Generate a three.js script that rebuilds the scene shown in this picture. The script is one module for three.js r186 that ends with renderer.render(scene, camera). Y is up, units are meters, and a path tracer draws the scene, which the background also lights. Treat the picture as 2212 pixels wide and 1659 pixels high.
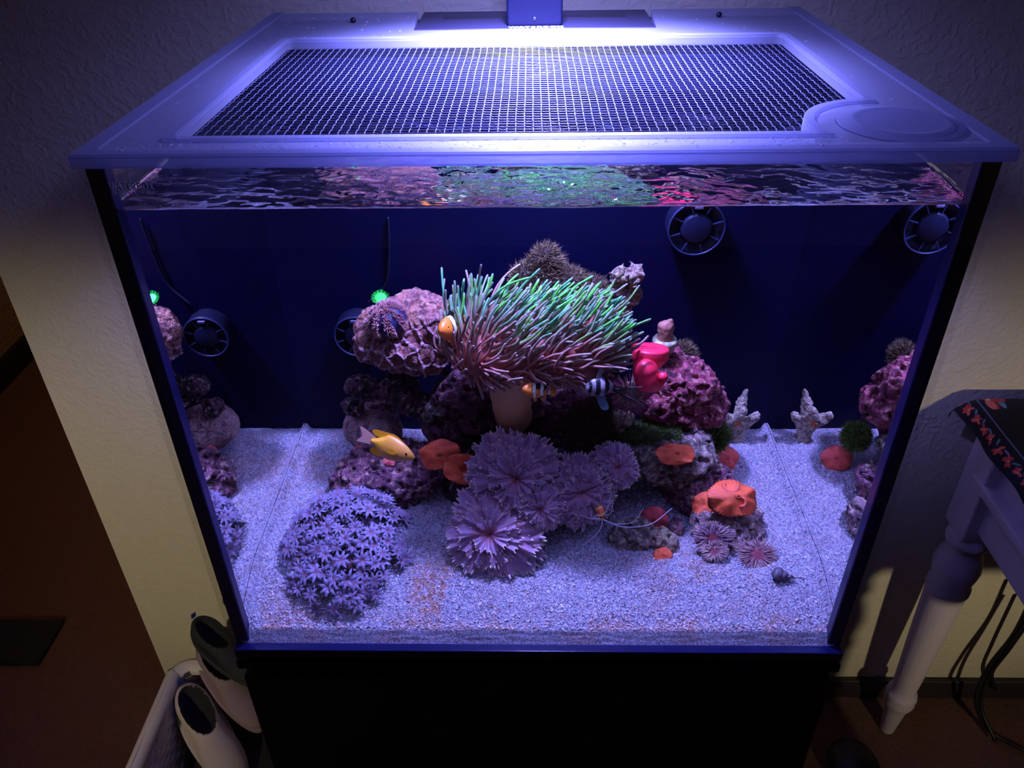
import * as THREE from 'three';
import { mergeGeometries, mergeVertices } from 'three/addons/utils/BufferGeometryUtils.js';
import { RoundedBoxGeometry } from 'three/addons/geometries/RoundedBoxGeometry.js';
import { RectAreaLightUniformsLib } from 'three/addons/lights/RectAreaLightUniformsLib.js';
import { ImprovedNoise } from 'three/addons/math/ImprovedNoise.js';
import { FontLoader } from 'three/addons/loaders/FontLoader.js';
import { TextGeometry } from 'three/addons/geometries/TextGeometry.js';

// ---------------------------------------------------------------- camera, lights, exposure
const TY = 0.82;                                    // height of the tank's underside above the floor
const V3 = (x, y, z) => new THREE.Vector3(x, y, z);
const scene = new THREE.Scene();
scene.background = new THREE.Color(0.0012, 0.001, 0.001);
const camera = new THREE.PerspectiveCamera(51.03, 2212 / 1659, 0.05, 20);
{
  const pitch = 0.5995, yaw = 0.0272, roll = -0.0169, cp = Math.cos(pitch), sp = Math.sin(pitch), cy = Math.cos(yaw), sy = Math.sin(yaw);
  const fwd = V3(-sy * cp, -sp, -cy * cp), right = V3(cy, 0, -sy), up = right.clone().cross(fwd);
  camera.position.set(-0.0053, 0.6763 + TY, 0.5047);
  camera.up.copy(up.multiplyScalar(Math.cos(roll)).addScaledVector(right, -Math.sin(roll)));
  camera.lookAt(camera.position.clone().add(fwd));
  camera.updateMatrixWorld(true);
}
const renderer = new THREE.WebGLRenderer({ antialias: true });
renderer.toneMapping = THREE.LinearToneMapping;
renderer.toneMappingExposure = 1.0;
renderer.shadowMap.enabled = true;
RectAreaLightUniformsLib.init();
const LED = { color: [0.25, 0.255, 1.0], power: 45, spill: 2.4, size: 0.08, angle: 0.98, at: [0.005, 0.725, -0.235] };   // aquarium lamp, tank coordinates
const ROOM = { color: [1.0, 0.86, 0.6], power: 2.9 };                                  // the two warm room lamps
const ROOM_LAMPS = [[-0.8, 1.08, 1.2, -0.72, 0.47], [1.0, 1.06, 1.2, 0.78, 0.47]];

// ---------------------------------------------------------------- helpers
const rng = (s) => () => { s = (s + 0x6d2b79f5) | 0; let t = Math.imul(s ^ (s >>> 15), 1 | s); t = (t + Math.imul(t ^ (t >>> 7), 61 | t)) ^ t; return ((t ^ (t >>> 14)) >>> 0) / 4294967296; };
const noiser = new ImprovedNoise();
const noise = (x, y, z) => noiser.noise(x + 31.7, y + 17.3, z + 5.1);
const fbm = (x, y, z, o = 4) => { let s = 0, a = 1, t = 0; for (let i = 0; i < o; i++) { s += a * noise(x, y, z); t += a; a *= 0.5; x = x * 2.03 + 7.1; y = y * 2.03 + 3.3; z = z * 2.03 + 1.7; } return s / t; };
const clamp = (x, a = 0, b = 1) => Math.min(b, Math.max(a, x));
const sstep = (a, b, x) => { const t = clamp((x - a) / (b - a)); return t * t * (3 - 2 * t); };
const lerp = (a, b, t) => a + (b - a) * t;
const mix3 = (a, b, t) => [lerp(a[0], b[0], t), lerp(a[1], b[1], t), lerp(a[2], b[2], t)];
const F_PX = 1737.95, camF = new THREE.Vector3(), camR = new THREE.Vector3(), camU = new THREE.Vector3();
camera.matrixWorld.extractBasis(camR, camU, camF); camF.negate();
const ray = (px, py) => camF.clone().addScaledVector(camR, (px - 1106) / F_PX).addScaledVector(camU, -(py - 829.5) / F_PX);
// world point at distance z of the tank's front that the photograph shows at (px, py); at a height; and metres per pixel there
const at = (px, py, z) => { const d = ray(px, py); return camera.position.clone().addScaledVector(d, (z - camera.position.z) / d.z); };
const atY = (px, py, y) => { const d = ray(px, py); return camera.position.clone().addScaledVector(d, (y + TY - camera.position.y) / d.y); };
const mpp = (p) => p.clone().sub(camera.position).dot(camF) / F_PX;

// base colour of a thing that the photograph shows as (r, g, b) under the blue lamp
const seen = (r, g, b, s = 0.6) => [r, g, b].map((v, i) => clamp(((v / 255) ** 2.2 / LED.color[i]) * s * (i < 2 ? 0.72 : 1), 0, 0.97));
const used = {};
const numbered = (n) => { used[n] = (used[n] ?? -1) + 1; return used[n] ? n + '_' + String(used[n]).padStart(3, '0') : n; };
const tag = (o, label, category, group) => { Object.assign(o.userData, { label, category }); if (group) o.userData.group = group; return o; };
function thing(name, label, category, p = V3(0, 0, 0), group) { const o = new THREE.Group(); o.name = numbered(name); o.position.copy(p); scene.add(o); return tag(o, label, category, group); }
function part(name, geo, mat, parent, label) { const m = new THREE.Mesh(geo, mat); m.name = name; parent.add(m); if (label) m.userData.label = label; return m; }
function solo(name, label, category, geo, mat, p = V3(0, 0, 0), group) { const m = new THREE.Mesh(geo, mat); m.name = numbered(name); m.position.copy(p); scene.add(m); return tag(m, label, category, group); }
function struct(name, geo, mat, p = V3(0, 0, 0), label) { const m = new THREE.Mesh(geo, mat); m.name = name; m.position.copy(p); m.userData.kind = 'structure'; if (label) m.userData.label = label; scene.add(m); return m; }
const stuff = (o) => { o.userData.kind = 'stuff'; return o; };
const std = (c, r = 0.8, x = {}) => new THREE.MeshStandardMaterial({ color: new THREE.Color(...c), roughness: r, ...x });
const phys = (c, r = 0.5, x = {}) => new THREE.MeshPhysicalMaterial({ color: new THREE.Color(...c), roughness: r, ...x });
const box = (w, h, d, r = 0, x = 0, y = 0, z = 0) => (r ? new RoundedBoxGeometry(w, h, d, 2, r) : new THREE.BoxGeometry(w, h, d)).translate(x, y, z);
const clean = (g) => { const o = new THREE.BufferGeometry(); const s = g.index ? g.toNonIndexed() : g; for (const k of ['position', 'normal', 'uv', 'color']) if (s.attributes[k]) o.setAttribute(k, s.attributes[k]); return o; };
const merge = (list) => { const c = list.map(clean); const keys = ['position', 'normal', 'uv', 'color'].filter((k) => c.every((g) => g.attributes[k])); c.forEach((g) => ['uv', 'color', 'normal'].forEach((k) => keys.includes(k) || g.deleteAttribute(k))); return mergeGeometries(c); };
function paint(g, fn) { const p = g.attributes.position, n = g.attributes.normal, c = new Float32Array(p.count * 3), v = V3(), w = V3(); for (let i = 0; i < p.count; i++) { v.fromBufferAttribute(p, i); if (n) w.fromBufferAttribute(n, i); c.set(fn(v, w, i), i * 3); } g.setAttribute('color', new THREE.BufferAttribute(c, 3)); return g; }
// tube along points with radii and colours
function tube(pts, radii, sides = 6, cols = null, cap = true) {
  const n = pts.length, pos = [], col = [], idx = [], T = V3(), N = V3(), B = V3(), q = V3();
  let prev = null;
  for (let i = 0; i < n; i++) {
    T.subVectors(pts[Math.min(n - 1, i + 1)], pts[Math.max(0, i - 1)]).normalize();
    if (!prev) N.set(Math.abs(T.y) < 0.9 ? 0 : 1, Math.abs(T.y) < 0.9 ? 1 : 0, 0).addScaledVector(T, -(Math.abs(T.y) < 0.9 ? T.y : T.x)).normalize(); else N.copy(prev).addScaledVector(T, -prev.dot(T)).normalize();
    prev = N.clone(); B.crossVectors(T, N);
    for (let k = 0; k < sides; k++) { const a = (k / sides) * 2 * Math.PI; q.copy(pts[i]).addScaledVector(N, Math.cos(a) * radii[i]).addScaledVector(B, Math.sin(a) * radii[i]); pos.push(q.x, q.y, q.z); if (cols) col.push(...cols[i]); }
  }
  for (let i = 0; i + 1 < n; i++) for (let k = 0; k < sides; k++) { const a = i * sides + k, b = i * sides + (k + 1) % sides; idx.push(a, b, a + sides, b, b + sides, a + sides); }
  if (cap) for (const [i, s] of [[0, -1], [n - 1, 1]]) {
    T.subVectors(pts[Math.min(n - 1, i + 1)], pts[Math.max(0, i - 1)]).normalize();
    const c = pos.length / 3; q.copy(pts[i]).addScaledVector(T, s * radii[i] * 0.7); pos.push(q.x, q.y, q.z); if (cols) col.push(...cols[i]);
    for (let k = 0; k < sides; k++) { const a = i * sides + k, b = i * sides + (k + 1) % sides; s > 0 ? idx.push(a, b, c) : idx.push(b, a, c); }
  }
  const g = new THREE.BufferGeometry(); g.setAttribute('position', new THREE.Float32BufferAttribute(pos, 3)); if (cols) g.setAttribute('color', new THREE.Float32BufferAttribute(col, 3)); g.setIndex(idx); g.computeVertexNormals(); return g;
}
const curve = (pts, n) => new THREE.CatmullRomCurve3(pts).getPoints(n);
// box-mapped uv, one repeat per `s` metres
function boxUV(g, s) { const p = g.attributes.position, n = g.attributes.normal, uv = new Float32Array(p.count * 2); for (let i = 0; i < p.count; i++) { const x = Math.abs(n.getX(i)), y = Math.abs(n.getY(i)), z = Math.abs(n.getZ(i)); const [a, b] = y >= x && y >= z ? [p.getX(i), p.getZ(i)] : x >= z ? [p.getZ(i), p.getY(i)] : [p.getX(i), p.getY(i)]; uv[i * 2] = a / s; uv[i * 2 + 1] = b / s; } g.setAttribute('uv', new THREE.BufferAttribute(uv, 2)); return g; }
// naive surface nets of a signed distance function
function nets(lo, hi, cell, fn) {
  const nx = Math.ceil((hi.x - lo.x) / cell) + 1, ny = Math.ceil((hi.y - lo.y) / cell) + 1, nz = Math.ceil((hi.z - lo.z) / cell) + 1, v = new Float32Array(nx * ny * nz), id = new Int32Array(nx * ny * nz).fill(-1), pos = [], idx = [];
  const I = (x, y, z) => x + nx * (y + ny * z);
  for (let z = 0; z < nz; z++) for (let y = 0; y < ny; y++) for (let x = 0; x < nx; x++) v[I(x, y, z)] = x === 0 || y === 0 || z === 0 || x === nx - 1 || y === ny - 1 || z === nz - 1 ? Math.abs(fn(lo.x + x * cell, lo.y + y * cell, lo.z + z * cell)) + 1e-5 : fn(lo.x + x * cell, lo.y + y * cell, lo.z + z * cell);
  const E = [[0, 1], [2, 3], [4, 5], [6, 7], [0, 2], [1, 3], [4, 6], [5, 7], [0, 4], [1, 5], [2, 6], [3, 7]];
  const c = new Float32Array(8);
  for (let z = 0; z < nz - 1; z++) for (let y = 0; y < ny - 1; y++) for (let x = 0; x < nx - 1; x++) {
    let m = 0;
    for (let k = 0; k < 8; k++) { c[k] = v[I(x + (k & 1), y + ((k >> 1) & 1), z + (k >> 2))]; if (c[k] < 0) m |= 1 << k; }
    if (m === 0 || m === 255) continue;
    let sx = 0, sy = 0, sz = 0, n = 0;
    for (const [a, b] of E) { if (((m >> a) & 1) === ((m >> b) & 1)) continue; const t = c[a] / (c[a] - c[b]); sx += lerp(a & 1, b & 1, t); sy += lerp((a >> 1) & 1, (b >> 1) & 1, t); sz += lerp(a >> 2, b >> 2, t); n++; }
    id[I(x, y, z)] = pos.length / 3; pos.push(lo.x + (x + sx / n) * cell, lo.y + (y + sy / n) * cell, lo.z + (z + sz / n) * cell);
  }
  const quad = (a, b, d, e, flip) => { if (flip) idx.push(a, d, b, b, d, e); else idx.push(a, b, d, b, e, d); };
  for (let z = 1; z < nz - 1; z++) for (let y = 1; y < ny - 1; y++) for (let x = 1; x < nx - 1; x++) {
    const s = v[I(x, y, z)] < 0;
    if (s !== v[I(x + 1, y, z)] < 0) quad(id[I(x, y - 1, z - 1)], id[I(x, y, z - 1)], id[I(x, y - 1, z)], id[I(x, y, z)], !s);
    if (s !== v[I(x, y + 1, z)] < 0) quad(id[I(x - 1, y, z - 1)], id[I(x - 1, y, z)], id[I(x, y, z - 1)], id[I(x, y, z)], !s);
    if (s !== v[I(x, y, z + 1)] < 0) quad(id[I(x - 1, y - 1, z)], id[I(x, y - 1, z)], id[I(x - 1, y, z)], id[I(x, y, z)], !s);
  }
  const g = new THREE.BufferGeometry(); g.setAttribute('position', new THREE.Float32BufferAttribute(pos, 3)); g.setIndex(idx); g.computeVertexNormals(); return g;
}
const smin = (a, b, k) => { const h = Math.max(k - Math.abs(a - b), 0) / k; return Math.min(a, b) - h * h * k * 0.25; };
const ellip = (x, y, z, e) => { const a = x - e[0], b = y - e[1], c = z - e[2], k0 = Math.hypot(a / e[3], b / e[4], c / e[5]), k1 = Math.hypot(a / (e[3] * e[3]), b / (e[4] * e[4]), c / (e[5] * e[5])); return k1 < 1e-9 ? -Math.min(e[3], e[4], e[5]) : (k0 * (k0 - 1)) / k1; };
const cone = (p, a, b, ra, rb) => { const ab = b.clone().sub(a), t = clamp(p.clone().sub(a).dot(ab) / ab.lengthSq()); return p.distanceTo(a.clone().addScaledVector(ab, t)) - lerp(ra, rb, t); };
// a loft along x: rings of [x, yc, half height, half width], closed at both ends
function loft(rings, sides, color) {
  const pos = [], col = [], idx = [];
  for (const [i, r] of rings.entries()) for (let k = 0; k < sides; k++) { const a = (k / sides) * 2 * Math.PI, s = Math.sin(a), c = Math.cos(a); const p = [r[0], r[1] + r[2] * s, r[3] * c * (1 - 0.15 * s * s)]; pos.push(...p); if (color) col.push(...color(i / (rings.length - 1), s, c, p)); }
  for (let i = 0; i + 1 < rings.length; i++) for (let k = 0; k < sides; k++) { const a = i * sides + k, b = i * sides + (k + 1) % sides; idx.push(a, a + sides, b, b, a + sides, b + sides); }
  for (const [i, f] of [[0, 1], [rings.length - 1, 0]]) { const c = pos.length / 3, r = rings[i]; pos.push(r[0], r[1], 0); if (color) col.push(...color(i / (rings.length - 1), 0, 0, [r[0], r[1], 0])); for (let k = 0; k < sides; k++) { const a = i * sides + k, b = i * sides + (k + 1) % sides; f ? idx.push(a, b, c) : idx.push(b, a, c); } }
  const g = new THREE.BufferGeometry(); g.setAttribute('position', new THREE.Float32BufferAttribute(pos, 3)); if (color) g.setAttribute('color', new THREE.Float32BufferAttribute(col, 3)); g.setIndex(idx); g.computeVertexNormals(); return g;
}
const outline = (pts) => { const s = new THREE.Shape(); s.moveTo(...pts[0]); s.splineThru([...pts.slice(1), pts[0]].map((p) => new THREE.Vector2(...p))); return s; };
const fin = (pts, t = 0.0007) => new THREE.ExtrudeGeometry(outline(pts), { depth: t, bevelEnabled: false, curveSegments: 6 }).translate(0, 0, -t / 2);
// textures
function dataTex(w, h, fn, srgb = false, rep = 1) { const d = new Uint8Array(w * h * 4); for (let y = 0; y < h; y++) for (let x = 0; x < w; x++) { const c = fn(x, y); const o = (y * w + x) * 4; d[o] = clamp(c[0]) * 255; d[o + 1] = clamp(c[1]) * 255; d[o + 2] = clamp(c[2]) * 255; d[o + 3] = 255; } const t = new THREE.DataTexture(d, w, h); t.wrapS = t.wrapT = THREE.RepeatWrapping; t.magFilter = THREE.LinearFilter; t.repeat.set(rep, rep); if (srgb) t.colorSpace = THREE.SRGBColorSpace; t.needsUpdate = true; return t; }
// tiling noise: value noise with wrap
function tileNoise(seed, period) { const r = rng(seed), g = Float32Array.from({ length: period * period }, () => r()); const s = (t) => t * t * (3 - 2 * t); return (u, v) => { const x = u * period, y = v * period, ix = Math.floor(x), iy = Math.floor(y), fx = s(x - ix), fy = s(y - iy), w = (a) => ((a % period) + period) % period, G = (a, b) => g[w(a) + w(b) * period]; return lerp(lerp(G(ix, iy), G(ix + 1, iy), fx), lerp(G(ix, iy + 1), G(ix + 1, iy + 1), fx), fy); }; }
const tn = [tileNoise(1, 8), tileNoise(2, 19), tileNoise(3, 43), tileNoise(4, 97), tileNoise(5, 211)];
// cells: for each pixel the nearest jittered grid point; returns {d, id} arrays
function worley(n, cells, seed) {
  const r = rng(seed), px = Float32Array.from({ length: cells * cells }, () => r()), py = Float32Array.from({ length: cells * cells }, () => r()), D = new Float32Array(n * n), D2 = new Float32Array(n * n), ID = new Int32Array(n * n);
  for (let y = 0; y < n; y++) for (let x = 0; x < n; x++) {
    const u = (x / n) * cells, v = (y / n) * cells, cx = Math.floor(u), cy = Math.floor(v); let b = 9, b2 = 9, id = 0;
    for (let j = -1; j < 2; j++) for (let i = -1; i < 2; i++) { const k = ((cx + i + cells) % cells) + ((cy + j + cells) % cells) * cells, dx = cx + i + px[k] - u, dy = cy + j + py[k] - v, d = dx * dx + dy * dy; if (d < b) { b2 = b; b = d; id = k; } else if (d < b2) b2 = d; }
    D[y * n + x] = Math.sqrt(b); D2[y * n + x] = Math.sqrt(b2); ID[y * n + x] = id;
  }
  return { D, D2, ID };
}
const hash = (i) => { const x = Math.sin(i * 127.1 + 11.7) * 43758.5453; return x - Math.floor(x); };

const rockBump = dataTex(512, 512, (x, y) => { const u = x / 512, v = y / 512, a = 0.35 * tn[1](u, v) + 0.3 * tn[2](u, v) + 0.22 * tn[3](u, v) + 0.13 * tn[4](u, v); return [a, a, a]; });
const rockSpeck = dataTex(512, 512, (x, y) => { const u = x / 512, v = y / 512, a = 0.62 + 0.75 * (tn[3](v, u) - 0.4) * 0.6 + 0.5 * (tn[4](u, v) - 0.4) * 0.7 + 0.35 * (tn[2](u, v) - 0.5); const b = tn[2](v, u) - 0.5; return [a + 0.1 * b, a - 0.05 * b, a - 0.08 * b]; });
const M = {
  rock: new THREE.MeshStandardMaterial({ vertexColors: true, roughness: 0.85, bumpMap: rockBump, bumpScale: 0.003, map: rockSpeck }),
  flesh: new THREE.MeshPhysicalMaterial({ vertexColors: true, roughness: 0.45, specularIntensity: 0.6 }),
  fish: new THREE.MeshPhysicalMaterial({ vertexColors: true, roughness: 0.35, clearcoat: 0.3 }),
  finThin: new THREE.MeshPhysicalMaterial({ vertexColors: true, roughness: 0.5, transmission: 0.25 }),
  eye: phys([0.004, 0.004, 0.006], 0.15),
  black: std([0.006, 0.006, 0.009], 0.5),
  pump: phys([0.004, 0.005, 0.014], 0.5, { specularIntensity: 0.5 }),
};

// ---------------------------------------------------------------- room
{
  const n = 1024, peel = dataTex(n, n, (x, y) => { const u = x / n, v = y / n; const a = 0.55 * sstep(0.45, 0.7, tn[2](u + 0.03 * tn[1](u, v), v)) + 0.25 * tn[3](u, v) + 0.12 * tn[4](u, v) + 0.12 * tn[1](v, u); return [a, a, a]; });
  const paintTex = dataTex(256, 256, (x, y) => { const a = 0.93 + 0.05 * tn[1](x / 256, y / 256) + 0.02 * tn[3](x / 256, y / 256); return [a, a, a]; });
  const wallM = std([0.60, 0.54, 0.40], 0.75, { bumpMap: peel, bumpScale: 0.0006, map: paintTex });
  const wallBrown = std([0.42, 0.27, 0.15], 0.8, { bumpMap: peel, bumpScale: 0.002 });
  const W = (w, h, d) => boxUV(new THREE.BoxGeometry(w, h, d), 0.24);
  struct('wall_back', W(3.2, 2.6, 0.12), wallM, V3(-0.774 + 1.6, 1.3, -0.535 - 0.06), 'beige wall with an orange-peel plaster texture behind the aquarium');
  struct('wall_hall', W(0.12, 2.6, 2.4), wallM, V3(-0.714, 1.3, -1.855));
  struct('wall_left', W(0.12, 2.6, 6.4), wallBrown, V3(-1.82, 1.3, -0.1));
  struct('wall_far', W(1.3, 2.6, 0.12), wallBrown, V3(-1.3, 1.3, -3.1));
  struct('wall_right', W(0.12, 2.6, 3.4), wallM, V3(2.4, 1.3, 1.1));
  struct('wall_front', W(4.3, 2.6, 0.12), wallM, V3(0.3, 1.3, 2.8));
  struct('ceiling', new THREE.BoxGeometry(4.6, 0.1, 6.4), std([0.5, 0.48, 0.42], 0.9), V3(0.3, 2.65, -0.1));
  const pile = dataTex(512, 512, (x, y) => { const u = x / 512, v = y / 512, a = 0.35 + 0.5 * tn[4](u, v) + 0.3 * tn[2](u, v) * tn[3](v, u); return [a, a * 0.97, a * 0.95]; });
  struct('floor', boxUV(new THREE.BoxGeometry(4.6, 0.1, 6.4), 0.16), std([0.26, 0.115, 0.085], 0.95, { map: pile, bumpMap: pile, bumpScale: 0.006 }), V3(0.3, -0.05, -0.1), 'reddish brown carpet');
  const dark = std([0.012, 0.01, 0.01], 0.6);
  struct('baseboard_left', box(0.016, 0.09, 6.2, 0.004), dark, V3(-1.752, 0.046, -0.1));
  struct('baseboard_back', box(3.1, 0.055, 0.012, 0.003), std([0.02, 0.014, 0.014], 0.6), V3(0.83, 0.0285, -0.528));
}
// two warm lamps, one on either side behind the camera
for (const [i, [x, y, z, tx, ty]] of ROOM_LAMPS.entries()) {
  const t = thing('floor_lamp', ['brass floor lamp behind the camera on the left', 'brass floor lamp behind the camera on the right'][i], 'lamp', V3(x, 0, z));
  const brass = phys([0.5, 0.35, 0.12], 0.35, { metalness: 1 }), dir = V3(tx - x, ty - y, -0.535 - z).normalize();
  part('base', new THREE.CylinderGeometry(0.12, 0.13, 0.025, 32).translate(0, 0.0125, 0), brass, t);
  part('pole', new THREE.CylinderGeometry(0.01, 0.01, y - 0.1, 12).translate(0, (y - 0.1) / 2 + 0.02, 0), brass, t);
  const shade = part('lamp_shade', new THREE.LatheGeometry([[0.03, -0.12], [0.045, -0.1], [0.07, 0.0], [0.09, 0.08], [0.088, 0.08], [0.066, 0], [0.04, -0.1]].map((a) => new THREE.Vector2(...a)), 28), brass, t);
  shade.position.set(0, y, 0); shade.quaternion.setFromUnitVectors(V3(0, 1, 0), dir);
  const bulb = part('light_bulb', new THREE.SphereGeometry(0.026, 20, 14), std([1, 0.9, 0.7], 0.5, { emissive: new THREE.Color(...ROOM.color), emissiveIntensity: 2 }), t);
  bulb.position.set(0, y, 0);
  const l = new THREE.SpotLight(new THREE.Color(...ROOM.color), ROOM.power, 0, 0.36, 1, 2);
  l.position.set(x, y, z).addScaledVector(dir, 0.03); l.target.position.set(tx, ty, -0.535); l.shadow.radius = 1.6; l.castShadow = true; l.name = 'lamp_light'; scene.add(l, l.target);
}

{ // dim ceiling lamp in the passage on the left
  const t = thing('ceiling_lamp', 'small round ceiling lamp glowing dimly in the passage', 'lamp', V3(-1.25, 2.56, -1.4));
  part('base', new THREE.CylinderGeometry(0.09, 0.09, 0.03, 28).translate(0, 0.02, 0), std([0.6, 0.6, 0.6], 0.5), t);
  part('lamp_shade', new THREE.SphereGeometry(0.085, 24, 12, 0, 7, Math.PI / 2, Math.PI / 2), std([1, 0.9, 0.75], 0.5, { emissive: new THREE.Color(1, 0.7, 0.45), emissiveIntensity: 0.4 }), t);
  const l = new THREE.PointLight(new THREE.Color(1, 0.68, 0.42), 0.55); l.position.set(-1.25, 2.44, -1.4); l.shadow.radius = 3; l.castShadow = true; l.name = 'passage_light'; scene.add(l);
}
// ---------------------------------------------------------------- stand and aquarium
{
  const t = thing('aquarium_stand', 'matte black cabinet standing under the aquarium', 'cabinet', V3(0, 0, -0.25));
  const m = std([0.004, 0.004, 0.006], 0.55);
  part('body', box(0.6, 0.8, 0.482, 0.003, 0, 0.402, -0.007), m, t);
  for (const s of [-1, 1]) part('door', box(0.297, 0.77, 0.016, 0.003, s * 0.15, 0.405, 0.243), m, t);
  part('top_panel', box(0.604, 0.012, 0.502, 0.003, 0, 0.808, 0), m, t);
}
const pane = phys([1, 1, 1], 0.0, { transmission: 1, thickness: 0, ior: 1.5 });
const silicone = phys([0.006, 0.006, 0.04], 0.3);
{
  const t = thing('aquarium', 'large rectangular glass aquarium with black silicone seams on a black stand', 'aquarium', V3(0, TY, 0));
  part('front_pane', box(0.6, 0.4994, 0.008, 0, 0, 0.2507, -0.004), pane, t);
  for (const s of [-1, 1]) part('side_pane', box(0.006, 0.4994, 0.484, 0, s * 0.3, 0.2507, -0.252).translate(-s * 0.003, 0, 0), pane, t);
  const navy = phys([0.0009, 0.0014, 0.017], 0.5, { specularIntensity: 0.25 });
  part('weir_wall', box(0.588, 0.485, 0.006, 0, 0, 0.2555, -0.318), navy, t, 'dark navy inner back wall');
  part('back_pane', box(0.6, 0.4994, 0.008, 0, 0, 0.2507, -0.497), navy, t);
  part('bottom_pane', box(0.6, 0.012, 0.5, 0.001, 0, 0.0062, -0.25), phys([0.005, 0.006, 0.05], 0.2), t, 'dark blue glass base strip');
  for (const s of [-1, 1]) { part('silicone_seam', box(0.0135, 0.486, 0.012, 0.002, s * 0.2932, 0.2565, -0.015), silicone, t) }
  part('silicone_seam', box(0.575, 0.004, 0.008, 0.001, 0, 0.0105, -0.0125), silicone, t);
  const font = await new FontLoader().loadAsync('fonts/droid/droid_sans_bold.typeface.json');
  const etched = phys([0.75, 0.78, 0.95], 0.6);
  const word = (s, size, w, depth) => { const g = new TextGeometry(s, { font, size, depth, curveSegments: 4 }); g.computeBoundingBox(); const b = g.boundingBox; g.translate(-b.min.x, 0, 0).scale(w / (b.max.x - b.min.x), 1, 1); return g; };
  const logo = new THREE.Group(); logo.name = 'etched_logo'; logo.position.set(-0.2815, 0.4865, 0.0002); t.add(logo); logo.userData.label = 'frosted maker lettering etched on the front glass';
  part('lettering', word('WATERBOX', 0.0052, 0.0295, 0.0004), etched, logo);
  part('small_lettering', word('A Q U A R I U M S', 0.0016, 0.0272, 0.0004).translate(0.0018, -0.0029, 0), etched, logo);

  // lid ------------------------------------------------------------------
  const lid = thing('mesh_lid', 'translucent plastic aquarium lid with a clear mesh screen and wet drops', 'aquarium lid', V3(0, TY + 0.5012, 0));
  const lidM = phys([0.66, 0.67, 0.8], 0.5, { transmission: 0.82, thickness: 0, ior: 1.4, specularIntensity: 0.3 });
  const sh = new THREE.Shape(); // shape plane (x, -z)
  [[-0.301, -0.001], [0.301, -0.001], [0.301, 0.497], [0.134, 0.497], [0.127, 0.392], [-0.127, 0.392], [-0.134, 0.497], [-0.301, 0.497]].forEach((p, i) => (i ? sh.lineTo(...p) : sh.moveTo(...p)));
  const rr = 0.008, hole = (d) => { const h = new THREE.Path(), L = -0.247 - d, R = 0.243 + d, F = 0.034 - d, B = 0.346 + d, cx = 0.246, cy = 0.05, r = 0.062 - d; h.moveTo(L + rr, F); const a0 = Math.asin((F - cy) / r); h.lineTo(cx - r * Math.cos(a0), F); for (let i = 1; i <= 20; i++) { const a = lerp(Math.PI - a0, Math.acos((R - cx) / r), i / 20); h.lineTo(cx + r * Math.cos(a), cy + r * Math.sin(a)); } h.lineTo(R, B - rr); h.quadraticCurveTo(R, B, R - rr, B); h.lineTo(L + rr, B); h.quadraticCurveTo(L, B, L, B - rr); h.lineTo(L, F + rr); h.quadraticCurveTo(L, F, L + rr, F); return h; };
  sh.holes.push(hole(0));
  part('frame', new THREE.ExtrudeGeometry(sh, { depth: 0.0062, bevelEnabled: true, bevelThickness: 0.0008, bevelSize: 0.0008, bevelSegments: 2 }).rotateX(-Math.PI / 2).translate(0, 0.0008, 0), lidM, lid);
  const lip = new THREE.Shape(); { const p = hole(0.006).getPoints(6), q = hole(0.0).getPoints(6); lip.setFromPoints(p); lip.holes.push(new THREE.Path(q)); }
  part('screen_rim', new THREE.ExtrudeGeometry(lip, { depth: 0.0022, bevelEnabled: true, bevelThickness: 0.0006, bevelSize: 0.0006, bevelSegments: 2 }).rotateX(-Math.PI / 2).translate(0, 0.0072, 0), lidM, lid);
  const border = new THREE.Shape(); border.moveTo(-0.301, -0.001); border.lineTo(0.301, -0.001); border.lineTo(0.301, 0.497); border.lineTo(0.288, 0.497); border.lineTo(0.288, 0.011); border.lineTo(-0.288, 0.011); border.lineTo(-0.288, 0.497); border.lineTo(-0.301, 0.497); border.closePath();
  part('edge_lip', new THREE.ExtrudeGeometry(border, { depth: 0.0012, bevelEnabled: true, bevelThickness: 0.0006, bevelSize: 0.0004, bevelSegments: 1 }).rotateX(-Math.PI / 2).translate(0, 0.0074, 0), lidM, lid);
  // feeding port: a round disc with a raised ring
  const port = part('feeding_port', new THREE.LatheGeometry([[0, 0.0022], [0.027, 0.0022], [0.0285, 0.0036], [0.0325, 0.0036], [0.034, 0.002], [0.041, 0.0016], [0.042, 0], [0.0, 0]].map((a) => new THREE.Vector2(...a)), 48), lidM, lid);
  port.position.set(0.247, 0.0078, -0.052);
  // the screen: crossing strands of clear line
  const along = [], across = [], strandA = phys([0.12, 0.125, 0.18], 0.2, { clearcoat: 1, clearcoatRoughness: 0.08 }), strandB = phys([0.03, 0.03, 0.06], 0.36), s = 0.00635, inHole = (x, z) => x > -0.247 && x < 0.243 && z > 0.034 && z < 0.346 && Math.hypot(x - 0.246, z - 0.05) > 0.062;
  const rod = (len, alongX) => { const R = alongX ? 0.00026 : 0.00034, c = new THREE.CylinderGeometry(R, R, len, 6, Math.max(2, Math.round(len / s) * 2)); return alongX ? c.rotateZ(Math.PI / 2) : c.rotateX(Math.PI / 2); };
  const rk = rng(23), wavy = (g, f) => { const p = g.attributes.position; for (let i = 0; i < p.count; i++) f(p, i); g.computeVertexNormals(); return g; };
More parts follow.
